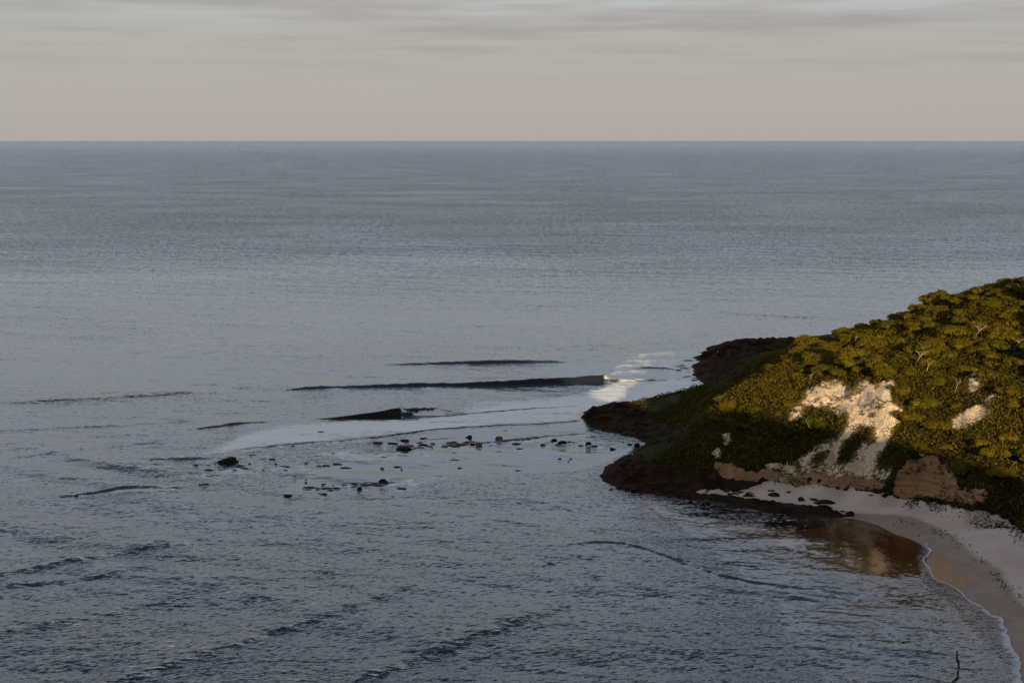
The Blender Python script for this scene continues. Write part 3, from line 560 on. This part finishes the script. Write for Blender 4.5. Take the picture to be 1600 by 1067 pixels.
rough = .05 + .16 * sstep(np.log(WY.clip(1)), math.log(350), math.log(900)) 
chop = chop * 1.0
shallow = (1 - sstep(dep, .3, 2.3)) * (WX > 20) * (WY < 240) * .9
wat = mesh_np('sea', np.stack([WX, WY, WZ], -1).reshape(-1, 3), grid_faces(len(rows), len(cls_)), M_water, True,
              {'farslope': 2.4 * sstep(np.log(WY.clip(1)), math.log(360), math.log(1250)) * (1 - .35 * sstep(np.log(WY.clip(1)), math.log(3500), math.log(20000))), 'chop': chop, 'foam': foam, 'reef': reef, 'rough': rough, 'shallow': shallow})
tag(wat, kind='structure')
# lacy foam along the swash line
def mat_lace():
    m, nt, out = new_mat('swash_foam'); g = N(nt, 'ShaderNodeNewGeometry'); pos = g.outputs['Position']
    v = N(nt, 'ShaderNodeTexVoronoi'); v.feature = 'DISTANCE_TO_EDGE'; v.inputs['Scale'].default_value = 1.6
    n = noise(nt, pos, 1.5, 4, .65); mp = N(nt, 'ShaderNodeVectorMath'); mp.operation = 'MULTIPLY_ADD'; LK(nt, pos, mp.inputs[0]); mp.inputs[1].default_value = (1, 1, 0); 
    cc = N(nt, 'ShaderNodeCombineXYZ'); LK(nt, n, cc.inputs[0]); LK(nt, n, cc.inputs[1]); LK(nt, cc.outputs[0], mp.inputs[2]); LK(nt, mp.outputs[0], v.inputs['Vector'])
    lace = ramp(nt, v.outputs['Distance'], .16, .02)
    e = att(nt, 'edge'); a = math_(nt, 'MAXIMUM', ramp(nt, math_(nt, 'ADD', e, math_(nt, 'MULTIPLY', n, .5)), 1.0, 1.2), math_(nt, 'MULTIPLY', lace, ramp(nt, math_(nt, 'ADD', e, math_(nt, 'MULTIPLY', n, .6)), .55, 1.1, 0, .5)), clamp=True)
    d = N(nt, 'ShaderNodeBsdfDiffuse'); d.inputs[0].default_value = (.55, .57, .62, 1); t_ = N(nt, 'ShaderNodeBsdfTransparent')
    mx = N(nt, 'ShaderNodeMixShader'); LK(nt, a, mx.inputs[0]); LK(nt, t_.outputs[0], mx.inputs[1]); LK(nt, d.outputs[0], mx.inputs[2]); LK(nt, mx.outputs[0], out.inputs[0]); return m
M_lace = mat_lace()
line = resample([atz(*q) for q in [(1592, 1100), (1592, 1067), (1584, 1020), (1566, 985), (1560, 968), (1545, 962), (1510, 935), (1485, 915), (1460, 905), (1445, 888), (1444, 872), (1452, 862), (1446, 850)]], .35)
line = np.array(line); wd = np.interp(np.arange(len(line)) / len(line), [0, .25, .5, .62, .72, .85, .93, 1], [7, 6.5, 2.2, 1.0, 1.2, 1.8, 2.5, .3])
tn = np.gradient(line[:, :2], axis=0); tn /= np.linalg.norm(tn, axis=1)[:, None] + 1e-9; nr_ = np.stack([-tn[:, 1], tn[:, 0]], 1)   # points to sea (left of travel is... checked below)
if (nr_[10] @ np.array([-1, 0])) < 0: nr_ = -nr_
K = 14; V = []; E = []
wig = .9 * vn(line[:, 0], line[:, 1], 3.5, 4, .6) + .5
for i in range(len(line)):
    for j in range(K):
        f = j / (K - 1); q = line[i, :2] - nr_[i] * wig[i] * .8 + nr_[i] * f * wd[i]
        zt = max(float(hgt(q[0], q[1])), 0.0) + .05; V.append((q[0], q[1], zt + .04)); E.append(1 - f)
lace = mesh_np('swash_foam', V, grid_faces(len(line), K), M_lace, True, {'edge': E}); tag(lace, kind='stuff')
# ------------------------------------------------------------------ vegetation
rng = np.random.RandomState(11)
def leaf_quads(C0, Nrm, size, rs_, jit=.55):
    n = len(C0); d = Nrm + rs_.normal(0, jit, (n, 3)); d /= np.linalg.norm(d, axis=1)[:, None]
    a = np.cross(d, rs_.normal(0, 1, (n, 3))); a /= np.linalg.norm(a, axis=1)[:, None]; b_ = np.cross(d, a)
    s = size * rs_.uniform(.6, 1.3, (n, 1)); a *= s; b_ *= s * .62
    V = np.stack([C0 - a - b_ * .3, C0 - b_, C0 + a - b_ * .2, C0 + b_ * .9], 1).reshape(-1, 3)
    return V, np.arange(n * 4).reshape(-1, 4)
def sphere_pts(n, rs_):
    v = rs_.normal(0, 1, (n, 3)); return v / np.linalg.norm(v, axis=1)[:, None]
def ico(sub):
    me = bpy.data.meshes.new('tmp'); import bmesh
    bm = bmesh.new(); bmesh.ops.create_icosphere(bm, subdivisions=sub, radius=1.0)
    V = np.array([v.co[:] for v in bm.verts]); Ft = np.array([[v.index for v in f.verts] for f in bm.faces]); bm.free(); bpy.data.meshes.remove(me); return V, Ft
ICO1 = ico(2); ICO3 = ico(4)
def crown_mesh(seed, rad, ht, lobes, leafn, leaf):
    rs_ = np.random.RandomState(seed); Vs = []; Fs = []; off = 0; LC = []; LN = []
    L = []
    lobes = int(lobes * 1.7)
    for i in range(lobes):
        an = i * 2.4 + rs_.rand(); rr = rad * .62 * math.sqrt((i + .3) / lobes)
        c = np.array([math.cos(an) * rr, math.sin(an) * rr, ht * (.62 - .22 * (rr / rad) ** 2) + rs_.uniform(-.12, .12) * ht])
        L.append((c, np.array([rad * rs_.uniform(.24, .44), rad * rs_.uniform(.24, .44), ht * rs_.uniform(.20, .36)])))
    for c, r in L:
        v, f = ICO1; d = 1 + .12 * rs_.normal(0, 1, (len(v), 1)); vv = v * r * .86 * d + c
        ft = np.concatenate([f, f[:, 2:3]], 1); Vs.append(vv); Fs.append(f + off); off += len(vv)
        m_ = leafn // lobes; u = sphere_pts(m_, rs_); u[:, 2] = np.where(u[:, 2] < -.45, -u[:, 2], u[:, 2])
        LC.append(u * r * rs_.normal(1.0, .12, (m_, 1)).clip(.75, 1.35) + c); LN.append(u)
    Vc = np.concatenate(Vs); Fc = np.concatenate(Fs)
    V, Q = leaf_quads(np.concatenate(LC), np.concatenate(LN), leaf, rs_)
    T = np.concatenate([Q[:, [0, 1, 2]], Q[:, [0, 2, 3]]]) + len(Vc)
    return np.concatenate([Vc, V]), np.concatenate([Fc, T])
def tube(pts, rads, sides=6):
    V = []; pts = [np.array(p, float) for p in pts]
    for i, p in enumerate(pts):
        d = pts[min(i + 1, len(pts) - 1)] - pts[max(i - 1, 0)]; d /= np.linalg.norm(d); a = np.cross(d, (0.31, .2, .93)); a /= np.linalg.norm(a); b_ = np.cross(d, a)
        for k in range(sides): an = 6.2832 * k / sides; V.append(p + rads[i] * (a * math.cos(an) + b_ * math.sin(an)))
    Fq = []
    for i in range(len(pts) - 1):
        for k in range(sides): Fq.append((i * sides + k, i * sides + (k + 1) % sides, (i + 1) * sides + (k + 1) % sides, (i + 1) * sides + k))
    return np.array(V), np.array(Fq)
def joinm(parts):
    V = []; Fq = []; o = 0
    for v, f in parts: V.append(v); Fq.append(f + o); o += len(v)
    return np.concatenate(V), np.concatenate(Fq)
def limb_mesh(seed, rad, ht, thick=.11, nl=5, low=0.0):
    rs_ = np.random.RandomState(seed); parts = []
    k = np.array([rs_.uniform(-.2, .2) * rad, rs_.uniform(-.2, .2) * rad, ht * .32])
    parts.append(tube([(0, 0, -.6), k * .5 + [.1, 0, 0], k], [thick * 1.5, thick * 1.2, thick], 7))
    for i in range(nl):
        an = 6.28 * i / nl + rs_.rand(); e = np.array([math.cos(an) * rad * .62, math.sin(an) * rad * .62, ht * (.62 + low * rs_.rand())])
        mid = k * .45 + e * .55 + np.array([rs_.normal(0, .2), rs_.normal(0, .2), -.12 * ht]); parts.append(tube([k * .9, mid, e], [thick * .8, thick * .5, thick * .22], 5))
        for q in range(2):
            e2 = e + np.array([rs_.normal(0, .5), rs_.normal(0, .5), .25 * ht * rs_.rand()]); parts.append(tube([mid, (mid + e2) / 2 + rs_.normal(0, .1, 3), e2], [thick * .4, thick * .28, thick * .12], 4))
    return joinm(parts)
def empty(name, loc, rz=0, s=1.0):
    o = bpy.data.objects.new(name, None); col.objects.link(o); o.location = loc; o.rotation_euler = (0, 0, rz); o.scale = (s, s, s); o.empty_display_size = .5; return o
kinds = []
for i, (rad, ht, lo, ln, leaf) in enumerate([(2.9, 3.4, 9, 4200, .17), (3.5, 3.2, 12, 5200, .17), (2.3, 2.9, 7, 3200, .16), (2.6, 4.0, 8, 3800, .17), (3.1, 2.6, 11, 4400, .16), (2.0, 3.3, 6, 2800, .16)]):
    cv_, cf_ = crown_mesh(100 + i, rad, ht, lo, ln, leaf); cm_ = mesh_np('crown', cv_, cf_, M_leaf, False, link=False)
    tv, tf = limb_mesh(200 + i, rad * 1.25, ht, .12); tm_ = mesh_np('trunk', tv, tf, M_bark, True, link=False); kinds.append((cm_, tm_, rad))
def add_tree(kind, loc, rz, s, sz, label, group, tilt=(0, 0)):
    cm_, tm_, r = kinds[kind]; root = empty('coastal_tree', loc, rz); root.scale = (s, s, s * sz); root.rotation_euler = (tilt[0], tilt[1], rz)
    for nm, me in (('crown', cm_), ('trunk', tm_)):
        o = bpy.data.objects.new(nm, me); col.objects.link(o); o.parent = root
    return tag(root, label, 'tree', group)
# candidate spots on the wooded ground
tree_ok = blur(isveg, 2)
okf = sampler(X, Y, tree_ok); pts = []
def edge_row(px): return np.interp(px, [e[0] for e in edge], [e[1] for e in edge])
tries = 0
while len(pts) < 296 and tries < 90000:
    tries += 1
    x = rng.uniform(38, 128); y = rng.uniform(215, 345)
    zz = float(hgt(x, y))
    if okf(x, y) < .93 or zz < 6.5: continue
    px, py = proj(x, y, zz)
    if px > 1690 or px < 1120: continue
    mind = rng.uniform(2.9, 4.4) if px > 1240 else rng.uniform(2.4, 3.6)
    if any((x - q[0]) ** 2 + (y - q[1]) ** 2 < mind * mind for q in pts): continue
    # visible ?
    ax_, ay_ = proj(x, y, zz + 2.2); vis = hit(ax_, ay_)
    if vis is not None and vis[1] < y - 1.5: continue
    # never stand in front of the bare scars
    cx, cy = proj(x, y, zz + 2.0); bad = False
    for q in CHALK[:7] + CHALK[7:] + STONE + [NOTREE]:
        xs_ = np.array([cx - 8, cx, cx + 8, cx, cx - 8, cx + 8]); ys_ = np.array([cy, cy - 12, cy, cy + 4, cy - 10, cy - 10])
        if inpoly(xs_, ys_, q).any(): bad = True; break
    if bad: continue
    pts.append((x, y, zz))
print('trees', len(pts), tries)
FORM = ['domed', 'broad lumpy', 'compact', 'tall', 'flat-topped', 'narrow']
for i, (x, y, zz) in enumerate(pts):
    px, py = proj(x, y, zz + 2); e = edge_row(px)
    rowtop = float(np.interp(px, [1150, 1200, 1250, 1400, 1500, 1600], [606, 568, 538, 500, 455, 435]))
    if py > e + 6: tone, zone, gr = 'dark shaded', ('in shadow below the sunlit shoulder' if px < 1300 else 'in shadow under the sunlit wood at right'), 'shaded trees low on the headland slope'
    elif py < rowtop + 16: tone, zone, gr = 'golden', ('on the skyline of the left shoulder' if px < 1250 else 'on the skyline above the white scar' if px < 1400 else 'on the highest skyline at right'), 'trees along the headland skyline'
    elif px < 1262: tone, zone, gr = 'yellow-green', ('on the left shoulder near the shadow line' if py > 600 else 'on the upper left shoulder'), 'trees on the left shoulder of the headland'
    elif py > 600: tone, zone, gr = 'sunlit olive', ('just right of the big white scar' if px < 1480 else 'beside the small right-hand scars'), 'trees right of the white scar'
    elif px < 1400: tone, zone, gr = 'sunlit green', ('just above the big white scar' if py > 570 else 'midway between white scar and skyline'), 'trees above the white scar'
    else: tone, zone, gr = 'olive-gold', ('mid-slope, above the small right-hand scars' if py > 550 else 'high on the slope at the right' if px > 1500 else 'high on the slope, right of the scar'), 'trees on the upper right of the headland'
    small = px < 1240; k_ = rng.randint(0, 6); s_ = rng.choice([.7, .82, .95, 1.1, 1.35]) * rng.uniform(.92, 1.08) * (.78 if small else 1)
    lab = ('large ' if s_ > 1.08 else 'small ' if s_ < .84 else '') + tone + ' ' + FORM[k_] + ' tree ' + zone
    add_tree(k_, (x, y, zz - (.8 if not small else 1.4) * s_), rng.uniform(0, 6.28), s_, rng.uniform(.46, .70), lab, gr, (rng.normal(0, .10), rng.normal(0, .10)))
# bare, pale, leafless trees showing on the slope
def bare_tree(px, py, s, rz, label, seed, tilt):
    q = hit(px, py)
    if q is None: return
    root = empty('bare_tree', (q[0], q[1] - 1.2, q[2] + .2), rz, s); root.rotation_euler = (tilt, 0, rz)
    rs_ = np.random.RandomState(seed); b0 = np.array([0, 0, -.5]); k = np.array([.6, 0, 2.1])
    tr_ = mesh_np('trunk', *tube([b0, (.2, .05, .7), k], [.17, .13, .10], 7), M_bark, True, parent=root)
    for an, l in ((.4, 2.6), (2.6, 2.0), (4.4, 1.6)):
        e = k + np.array([math.cos(an) * l, math.sin(an) * l * .4, .9 + rs_.rand() * .8]); mid = (k + e) / 2 + [0, 0, .35]
        prt = [tube([k, mid, e], [.12, .08, .03], 5)]
        for _ in range(3):
            e2 = mid + rs_.normal(0, .7, 3) + [0, 0, .6]; prt.append(tube([mid, e2], [.05, .015], 4))
        mesh_np('branch', *joinm(prt), M_bark, True, parent=root)
    tag(root, label, 'bare tree', 'bare pale trees among the green canopy')
bare_tree(1428, 568, 0.74, .2, 'bleached leafless tree forking in a wide V among green crowns, upper middle of the slope', 1, .5)
bare_tree(1446, 578, 0.54, 2.2, 'short bleached stump with broken branches just right of and below the forked bare tree', 2, .7)
bare_tree(1330, 540, 0.50, 1.0, 'small pale bare tree high up above the left end of the white scar', 3, .4)
bare_tree(1520, 528, 0.65, .3, 'bare pale tree with spreading branches high on the slope near the right edge', 4, .5)
bare_tree(1262, 597, 0.45, .9, 'thin bare tree at the left rim of the big white scar', 5, .3)
bare_tree(1490, 610, 0.50, 1.9, 'bare pale tree just above the small right-hand white scar', 6, .5)
bare_tree(1582, 545, 0.59, .1, 'bare bleached tree nearest the right edge of the photo', 7, .4)
# low scrub covering everything between the trees
nS = 150000
x = rng.uniform(10, 148, nS); y = rng.uniform(175, 400, nS); zz = hgt(x, y); ok = (sampler(X, Y, (isveg + .5 * m['grass'] * (vn(X, Y, 2.5, 3) > .05)).clip(0, 1) * (1 - .75 * sstep(at_['ochre'], .12, .4) * (vn2(X, Y, 2.2, 3) > -.1)))(x, y) > .45) & (zz > 1.0)
px, py = proj(x, y, zz); ok &= (px < 2000) & (rng.rand(nS) < np.where(y > 335, .25, 1)); x, y, zz = x[ok], y[ok], zz[ok]
hh = np.clip(.45 + .9 * (vn3(x, y, 3.2, 3) + .25), .15, 1.7)
rep = 5; xx = np.repeat(x, rep); yy = np.repeat(y, rep); z2 = np.repeat(zz, rep); h2 = np.repeat(hh, rep)
u = sphere_pts(len(xx), rng); u[:, 2] = np.abs(u[:, 2])
Cc = np.stack([xx, yy, z2], 1) + u * np.stack([h2 * .8, h2 * .8, h2 * 1.0], 1)
V, Q = leaf_quads(Cc, u, .18, rng); sc_ = mesh_np('scrub', V, Q, M_shrub, False)
tag(sc_, kind='stuff'); sc_['label'] = 'low dense scrub covering the headland between the trees'; 
# sparse plants clinging to the bare scars
nS = 9000
x = rng.uniform(45, 110, nS); y = rng.uniform(212, 262, nS); zz = hgt(x, y); ck_ = sampler(X, Y, (m['chalk'] | m['stone']).astype(float))(x, y)
ok = (ck_ > .5) & (vn(x, y, 3.5, 4, .65) > .14); x, y, zz = x[ok], y[ok], zz[ok]
xx = np.repeat(x, 9); yy = np.repeat(y, 9); z2 = np.repeat(zz, 9); u = sphere_pts(len(xx), rng); u[:, 2] = np.abs(u[:, 2])
V, Q = leaf_quads(np.stack([xx, yy, z2], 1) + u * .32, u, .15, rng); s2 = mesh_np('cliff_plants', V, Q, M_shrub, False); tag(s2, kind='stuff')
# ------------------------------------------------------------------ rocks
def rock(px, py, wpx, hpx, mat, label, group=None, z=None, seed=0, name='rock', deep=.8):
    rs_ = np.random.RandomState(seed + 1000)
    if z is None: q = atz(px, py + hpx * .5, 0.0)
    else: q = hit(px, py + hpx * .4)
    if q is None: return
    d = math.hypot(q[1], H); mpp = d / F; wx = wpx * mpp / 2 * (1.25 if 'small dark' in label else 1); hz = max(hpx * mpp * (.75 if hpx > 5 else .42), .10); wy = wx * rs_.uniform(.35, .75) * deep
    v, f = ICO3; v = v.copy()
    n = 0
    for _ in range(9):
        k = rs_.normal(0, 1, 3); k /= np.linalg.norm(k); c = rs_.uniform(.45, .85)
        dd = v @ k; v -= np.outer(np.maximum(dd - c, 0) * .85, k)
    fr = rs_.uniform(2.2, 3.4, (5, 3)) * rs_.choice([-1, 1], (5, 3)); 
    for q_ in fr: n = n + .05 * np.sin(v @ q_ + rs_.rand() * 6)
    for q_ in fr * 3.1: n = n + .028 * np.sin(v @ q_ + rs_.rand() * 6)
    v = v * (1 + n[:, None] + rs_.normal(0, .012, (len(v), 1)))
    v = v * [wx * 1.08, wy, hz * 1.05]
    o = mesh_np(name, v, f, mat, False)
    base = q[2] if z is not None else 0.0
    o.location = (q[0], q[1] + wy * .3, base + (.0 if z is None else hz * .1)); o.rotation_euler = (0, 0, rs_.uniform(-.2, .2))
    return tag(o, label, 'rock', group)
D, B, G_, Pl = M_rock, M_rock_brown, M_rock_moss, M_rock_pale
named = [
 (733, 681, 12, 6, D, 'dark square boulder standing alone just left of the tall brown boulder in the shallows'),
 (780, 682, 12, 10, B, 'tall brown boulder, highest of the rocks in the reef shallows behind the front row'),
 (749, 692, 12, 6, B, 'low brown boulder in the shallows, in front of and left of the tall brown one'),
 (738, 692, 8, 4, D, 'small dark rock touching the left side of the low brown boulder'),
 (789, 672, 12, 2.5, D, 'thin dark slab just beyond the tall brown boulder'),
 (791, 688, 11, 3, D, 'flat dark slab at the right foot of the tall brown boulder'),
 (632, 700, 25, 7, D, 'long sloping dark slab, widest rock in the middle of the reef shallows'),
 (357, 716, 38, 11, G_, 'big flat weedy rock at the left end of the foam, largest on the reef'),
 (458, 695, 10, 5, D, 'small lone dark rock on the foam edge, right of the big weedy rock'),
 (600, 751, 14, 8, D, 'upright dark boulder at the right of the rocks that edge the pale calm pool'),
 (611, 747, 13, 3, D, 'flat dark rock touching the upright boulder beside the calm pool'),
 (510, 761, 17, 5, D, 'brownish dark rock in the middle of the row under the pale calm pool'),
 (487, 760, 22, 4, D, 'long low dark rock at the left tip of the pale calm pool'),
 (449, 772, 14, 5, D, 'outlying dark rock, lowest left of the pool-edge row'),
 (589, 689, 15, 5, B, 'low reddish-brown rock behind the long sloping slab'),
 (711, 707, 15, 4, D, 'lone flat dark rock in smooth water below the low brown boulder'),
 (633, 686, 14, 3, G_, 'thin greenish flat rock behind the long sloping slab'),
 (502, 673, 11, 3, D, 'lone dark rock awash in the foam below the dark wedge wave'),
 (995, 693, 10, 8, D, 'round black rock close to the shaded far spur, nearest to it'),
 (984, 693, 10, 5, D, 'low black rock just left of the round one by the far spur'),
 (957, 699, 12, 5, D, 'isolated low dark rock below the row that ends at the far spur'),
]
for i, (a, b_, w_, h_, mt, lb) in enumerate(named): rock(a, b_, w_, h_, mt, lb, seed=i)
rocks = [(rowA, 'small dark rock in the broken line between the brown boulders and the far spur', 'small rocks in the line ending at the far spur'),
 (rowB, 'small dark rock scattered on the ruffled reef left of the brown boulders', 'small rocks across the ruffled reef'),
 (rowG, 'small flat rock awash left of the calm pool and below the big weedy rock', 'flat rocks awash at the left of the reef'),
 (rowC, 'small dark rock edging the lower side of the pale calm pool', 'small rocks edging the calm pool'),
 (rowD, 'faint low rock barely breaking the open calm water below the boulders', 'faint rocks in the calm water'),
 (rowE, 'low black skerry in the foam left of the farthest rocky point', 'skerries off the farthest point'),
 (rowF, 'jagged dark rock at the waterline round the tip of the nearest point', 'rocks at the tip of the nearest point')]
sd = 100
for lst, lb, gr in rocks:
    for (a, b_, w_, h_) in lst: rock(a, b_, w_, h_, D, lb, gr, seed=sd); sd += 1
land = [(1329, 803, 17, 10, D, 'dark boulder alone at the sand edge, right end of the rock shelf'), (1318, 798, 9, 5, D, 'small dark rock just left of the boulder at the right end of the shelf'), (1287, 784, 30, 7, D, 'longest dark slab lying on the pale sand'), (1272, 780, 16, 5, D, 'dark flat rock behind the longest slab on the sand'),
 (1253, 780, 11, 7, D, 'rounded dark rock left of the slabs on the sand'), (1232, 768, 9, 4, D, 'small lone dark rock in the middle of the pale sand'), (1209, 773, 20, 7, D, 'broad dark rock at the left end of the pale sand'), (1204, 766, 9, 4, D, 'small dark rock above the broad one at the left end of the sand'),
 (1385, 773, 15, 6, D, 'dark rock against the foot of the cliff where the two banded walls meet'), (1362, 774, 9, 3, D, 'little dark rock on the sand left of the cliff gap'), (1266, 749, 11, 8, D, 'dark upright boulder at the foot of the left sandstone wall'), (1281, 752, 9, 6, D, 'smaller dark boulder right of the upright one under the left wall'),
 (1224, 750, 17, 10, Pl, 'pale fallen sandstone block at the left end of the sandstone wall'), (1440, 772, 12, 4, Pl, 'pale broken slab under the right banded wall'), (1478, 778, 12, 5, Pl, 'pale fallen block in front of the dark hollow under the wall'), (1304, 800, 16, 6, D, 'dark rock on the outer tip of the shelf'), (1122, 549, 2.2, 2.2, M_white, 'tiny white speck of stone on the farthest dark point')]
for i, (a, b_, w_, h_, mt, lb) in enumerate(land): rock(a, b_, w_, h_, mt, lb, z=1, seed=300 + i)
for i in range(46):
    a = rng.uniform(1020, 1300); f = rng.rand(); lo_ = np.interp(a, [1020, 1100, 1200, 1300], [770, 778, 796, 803]); hi_ = np.interp(a, [1020, 1100, 1200, 1300], [752, 756, 772, 786])
    rock(a, hi_ + (lo_ - hi_) * f, rng.uniform(5, 15), rng.uniform(2.5, 5.5), D if rng.rand() < .75 else G_, ('low ' if i % 2 else 'rugged ') + 'dark rock strewn on the ' + ('outer edge' if f > .6 else 'middle' if f > .3 else 'landward side') + ' of the shelf ' + ('by the near point' if a < 1110 else 'midway along the cove' if a < 1210 else 'close to the pale sand'), 'rocks strewn on the near shelf', z=1, seed=400 + i)
for i in range(60):
    k = i % 3
    a = rng.uniform(*[(945, 1040), (915, 1010), (1098, 1240)][k]); tp = [np.interp(a, [945, 985, 1040], [742, 716, 722]), np.interp(a, [915, 935, 985, 1010], [645, 638, 632, 630]), np.interp(a, [1098, 1110, 1150, 1240], [553, 545, 535, 532])][k]; bt = [758, 664, 560][k]
    f = rng.rand() ** 1.6; rock(a, tp + (bt - tp) * f, rng.uniform(6, 18), rng.uniform(3, 7), M_shore, [('large ' if i % 2 else 'small ') + 'dark jagged rock ' + ('at the very tip' if a < 975 else 'on the shoulder') + ' of the nearest point', 'brown jagged rock ' + ('near the tip of' if a < 945 else 'along the crest of' if f < .3 else 'on the seaward face of') + ' the far spur', 'dark jagged rock on the farthest low point'][k], ['jagged rocks on the near point', 'jagged rocks on the far spur', 'jagged rocks on the farthest point'][k], z=1, seed=600 + i)
for i in range(26):
    a = rng.uniform(1175, 1400); rock(a, np.interp(a, [1175, 1250, 1320, 1400], [752, 755, 761, 771]) + rng.uniform(-3, 4), rng.uniform(3, 7), rng.uniform(2, 4), Pl if rng.rand() < .5 else D, 'small fallen stone along the foot of the left sandstone wall', 'fallen stones under the left wall', z=1, seed=500 + i)
# ------------------------------------------------------------------ seaweed wrack, strand
wr = []
n_ = 3200; tt = rng.rand(n_)
lx = np.interp(tt, [0, .25, .5, .75, 1], [1418, 1470, 1525, 1572, 1640]); ly = np.interp(tt, [0, .25, .5, .75, 1], [776, 782, 797, 812, 850])
cl = vn(tt * 60, tt * 0, 3, 3); lx = lx + rng.normal(0, 6, n_); ly = ly + np.abs(rng.normal(0, 1, n_)) * np.interp(tt, [0, 1], [2, 9]) * (1 + cl)
Cw = []
for a, b_ in zip(lx, ly):
    q = atz(a, b_, 2.7); Cw.append((q[0], q[1], float(hgt(q[0], q[1])) + .06))
for _ in range(420):
    a = rng.rand(); bx = np.interp(a, [0, .25, .5, .75, 1], [1400, 1470, 1535, 1575, 1640]); by = np.interp(a, [0, .25, .5, .75, 1], [800, 824, 870, 912, 985]); q = atz(bx + rng.normal(0, 5), by + rng.normal(-1, 3), 1.8); Cw.append((q[0], q[1], float(hgt(q[0], q[1])) + .05))
Cw = np.array(Cw); kp = vn2(Cw[:, 0], Cw[:, 1], 2.0, 3) > -.12; Cw = Cw[kp]; u = np.tile([0, 0, 1.0], (len(Cw), 1))
V, Q = leaf_quads(Cw, u, .16, rng, .35); wk = mesh_np('seaweed_wrack', V, Q, M_weed, False); tag(wk, kind='stuff')
sp_ = [atz(a, b_, .12) for a, b_ in [(1495, 1016), (1495, 1026), (1499, 1036), (1497, 1047), (1497, 1056), (1489, 1064), (1487, 1072)]]
st_ = []
for a_, b2 in zip(sp_[:-1], sp_[1:]):
    for k in range(5): f = k / 5; st_.append(a_ + (b2 - a_) * f + np.array([rng.normal(0, .05), rng.normal(0, .05), 0]))
v, f = tube(st_, [.05 + .06 * abs(math.sin(i * 1.7)) for i in range(len(st_))], 5); sw = mesh_np('seaweed_strand', v, f, M_weed, True)
tag(sw, 'thin dark wavy strand of seaweed floating close to the shore at the bottom right', 'seaweed')
# ------------------------------------------------------------------ birds
def bird(px, py, Yd, span, bank, hd, label):
    p = aty(px, py, Yd); root = empty('flying_bird', p, hd); root.rotation_euler = (bank, .1, hd)
    v, f = tube([(0, -.42, 0), (0, -.3, .01), (0, -.05, .0), (0, .18, .01), (0, .3, .03), (0, .42, .03), (0, .5, .02)], [.02, .05, .09, .085, .05, .055, .01], 8)
    body = mesh_np('body', v * span, f, M_feather, True, parent=root)
    for s in (-1, 1):
        prof = [(0, .16, -.10, 0), (.22, .2, -.08, .07), (.45, .2, -.02, .10), (.75, .08, -.02, .05), (.98, -.04, -.06, -.02)]; V = []
        for (xx_, le, tr_, zz_) in prof: V += [(s * xx_, le, zz_ + .012), (s * xx_, tr_, zz_ + .006), (s * xx_, tr_, zz_ - .006), (s * xx_, le, zz_ - .012)]
        Fw = []
        for i in range(4):
            for k in range(4): Fw.append((i * 4 + k, i * 4 + (k + 1) % 4, i * 4 + 4 + (k + 1) % 4, i * 4 + 4 + k))
        Fw.append((16, 17, 18, 19)); mesh_np('wing', np.array(V) * span, Fw, M_feather, True, parent=root)
    V = np.array([(-.02, -.3, .01), (.02, -.3, .01), (.09, -.56, .01), (-.09, -.56, .01), (-.02, -.3, -.01), (.02, -.3, -.01), (.09, -.56, -.01), (-.09, -.56, -.01)]) * span
    mesh_np('tail', V, [(0, 1, 2, 3), (7, 6, 5, 4), (0, 4, 5, 1), (1, 5, 6, 2), (2, 6, 7, 3), (3, 7, 4, 0)], M_feather, False, parent=root)
    tag(root, label, 'bird')
bird(268.5, 401, 260, .42, 1.1, 1.1, 'black bird banking over the open sea, the larger of the two at upper left')
bird(207.5, 369.5, 420, .42, .5, 2.0, 'tiny distant dark bird, the farther and higher of the two at upper left')
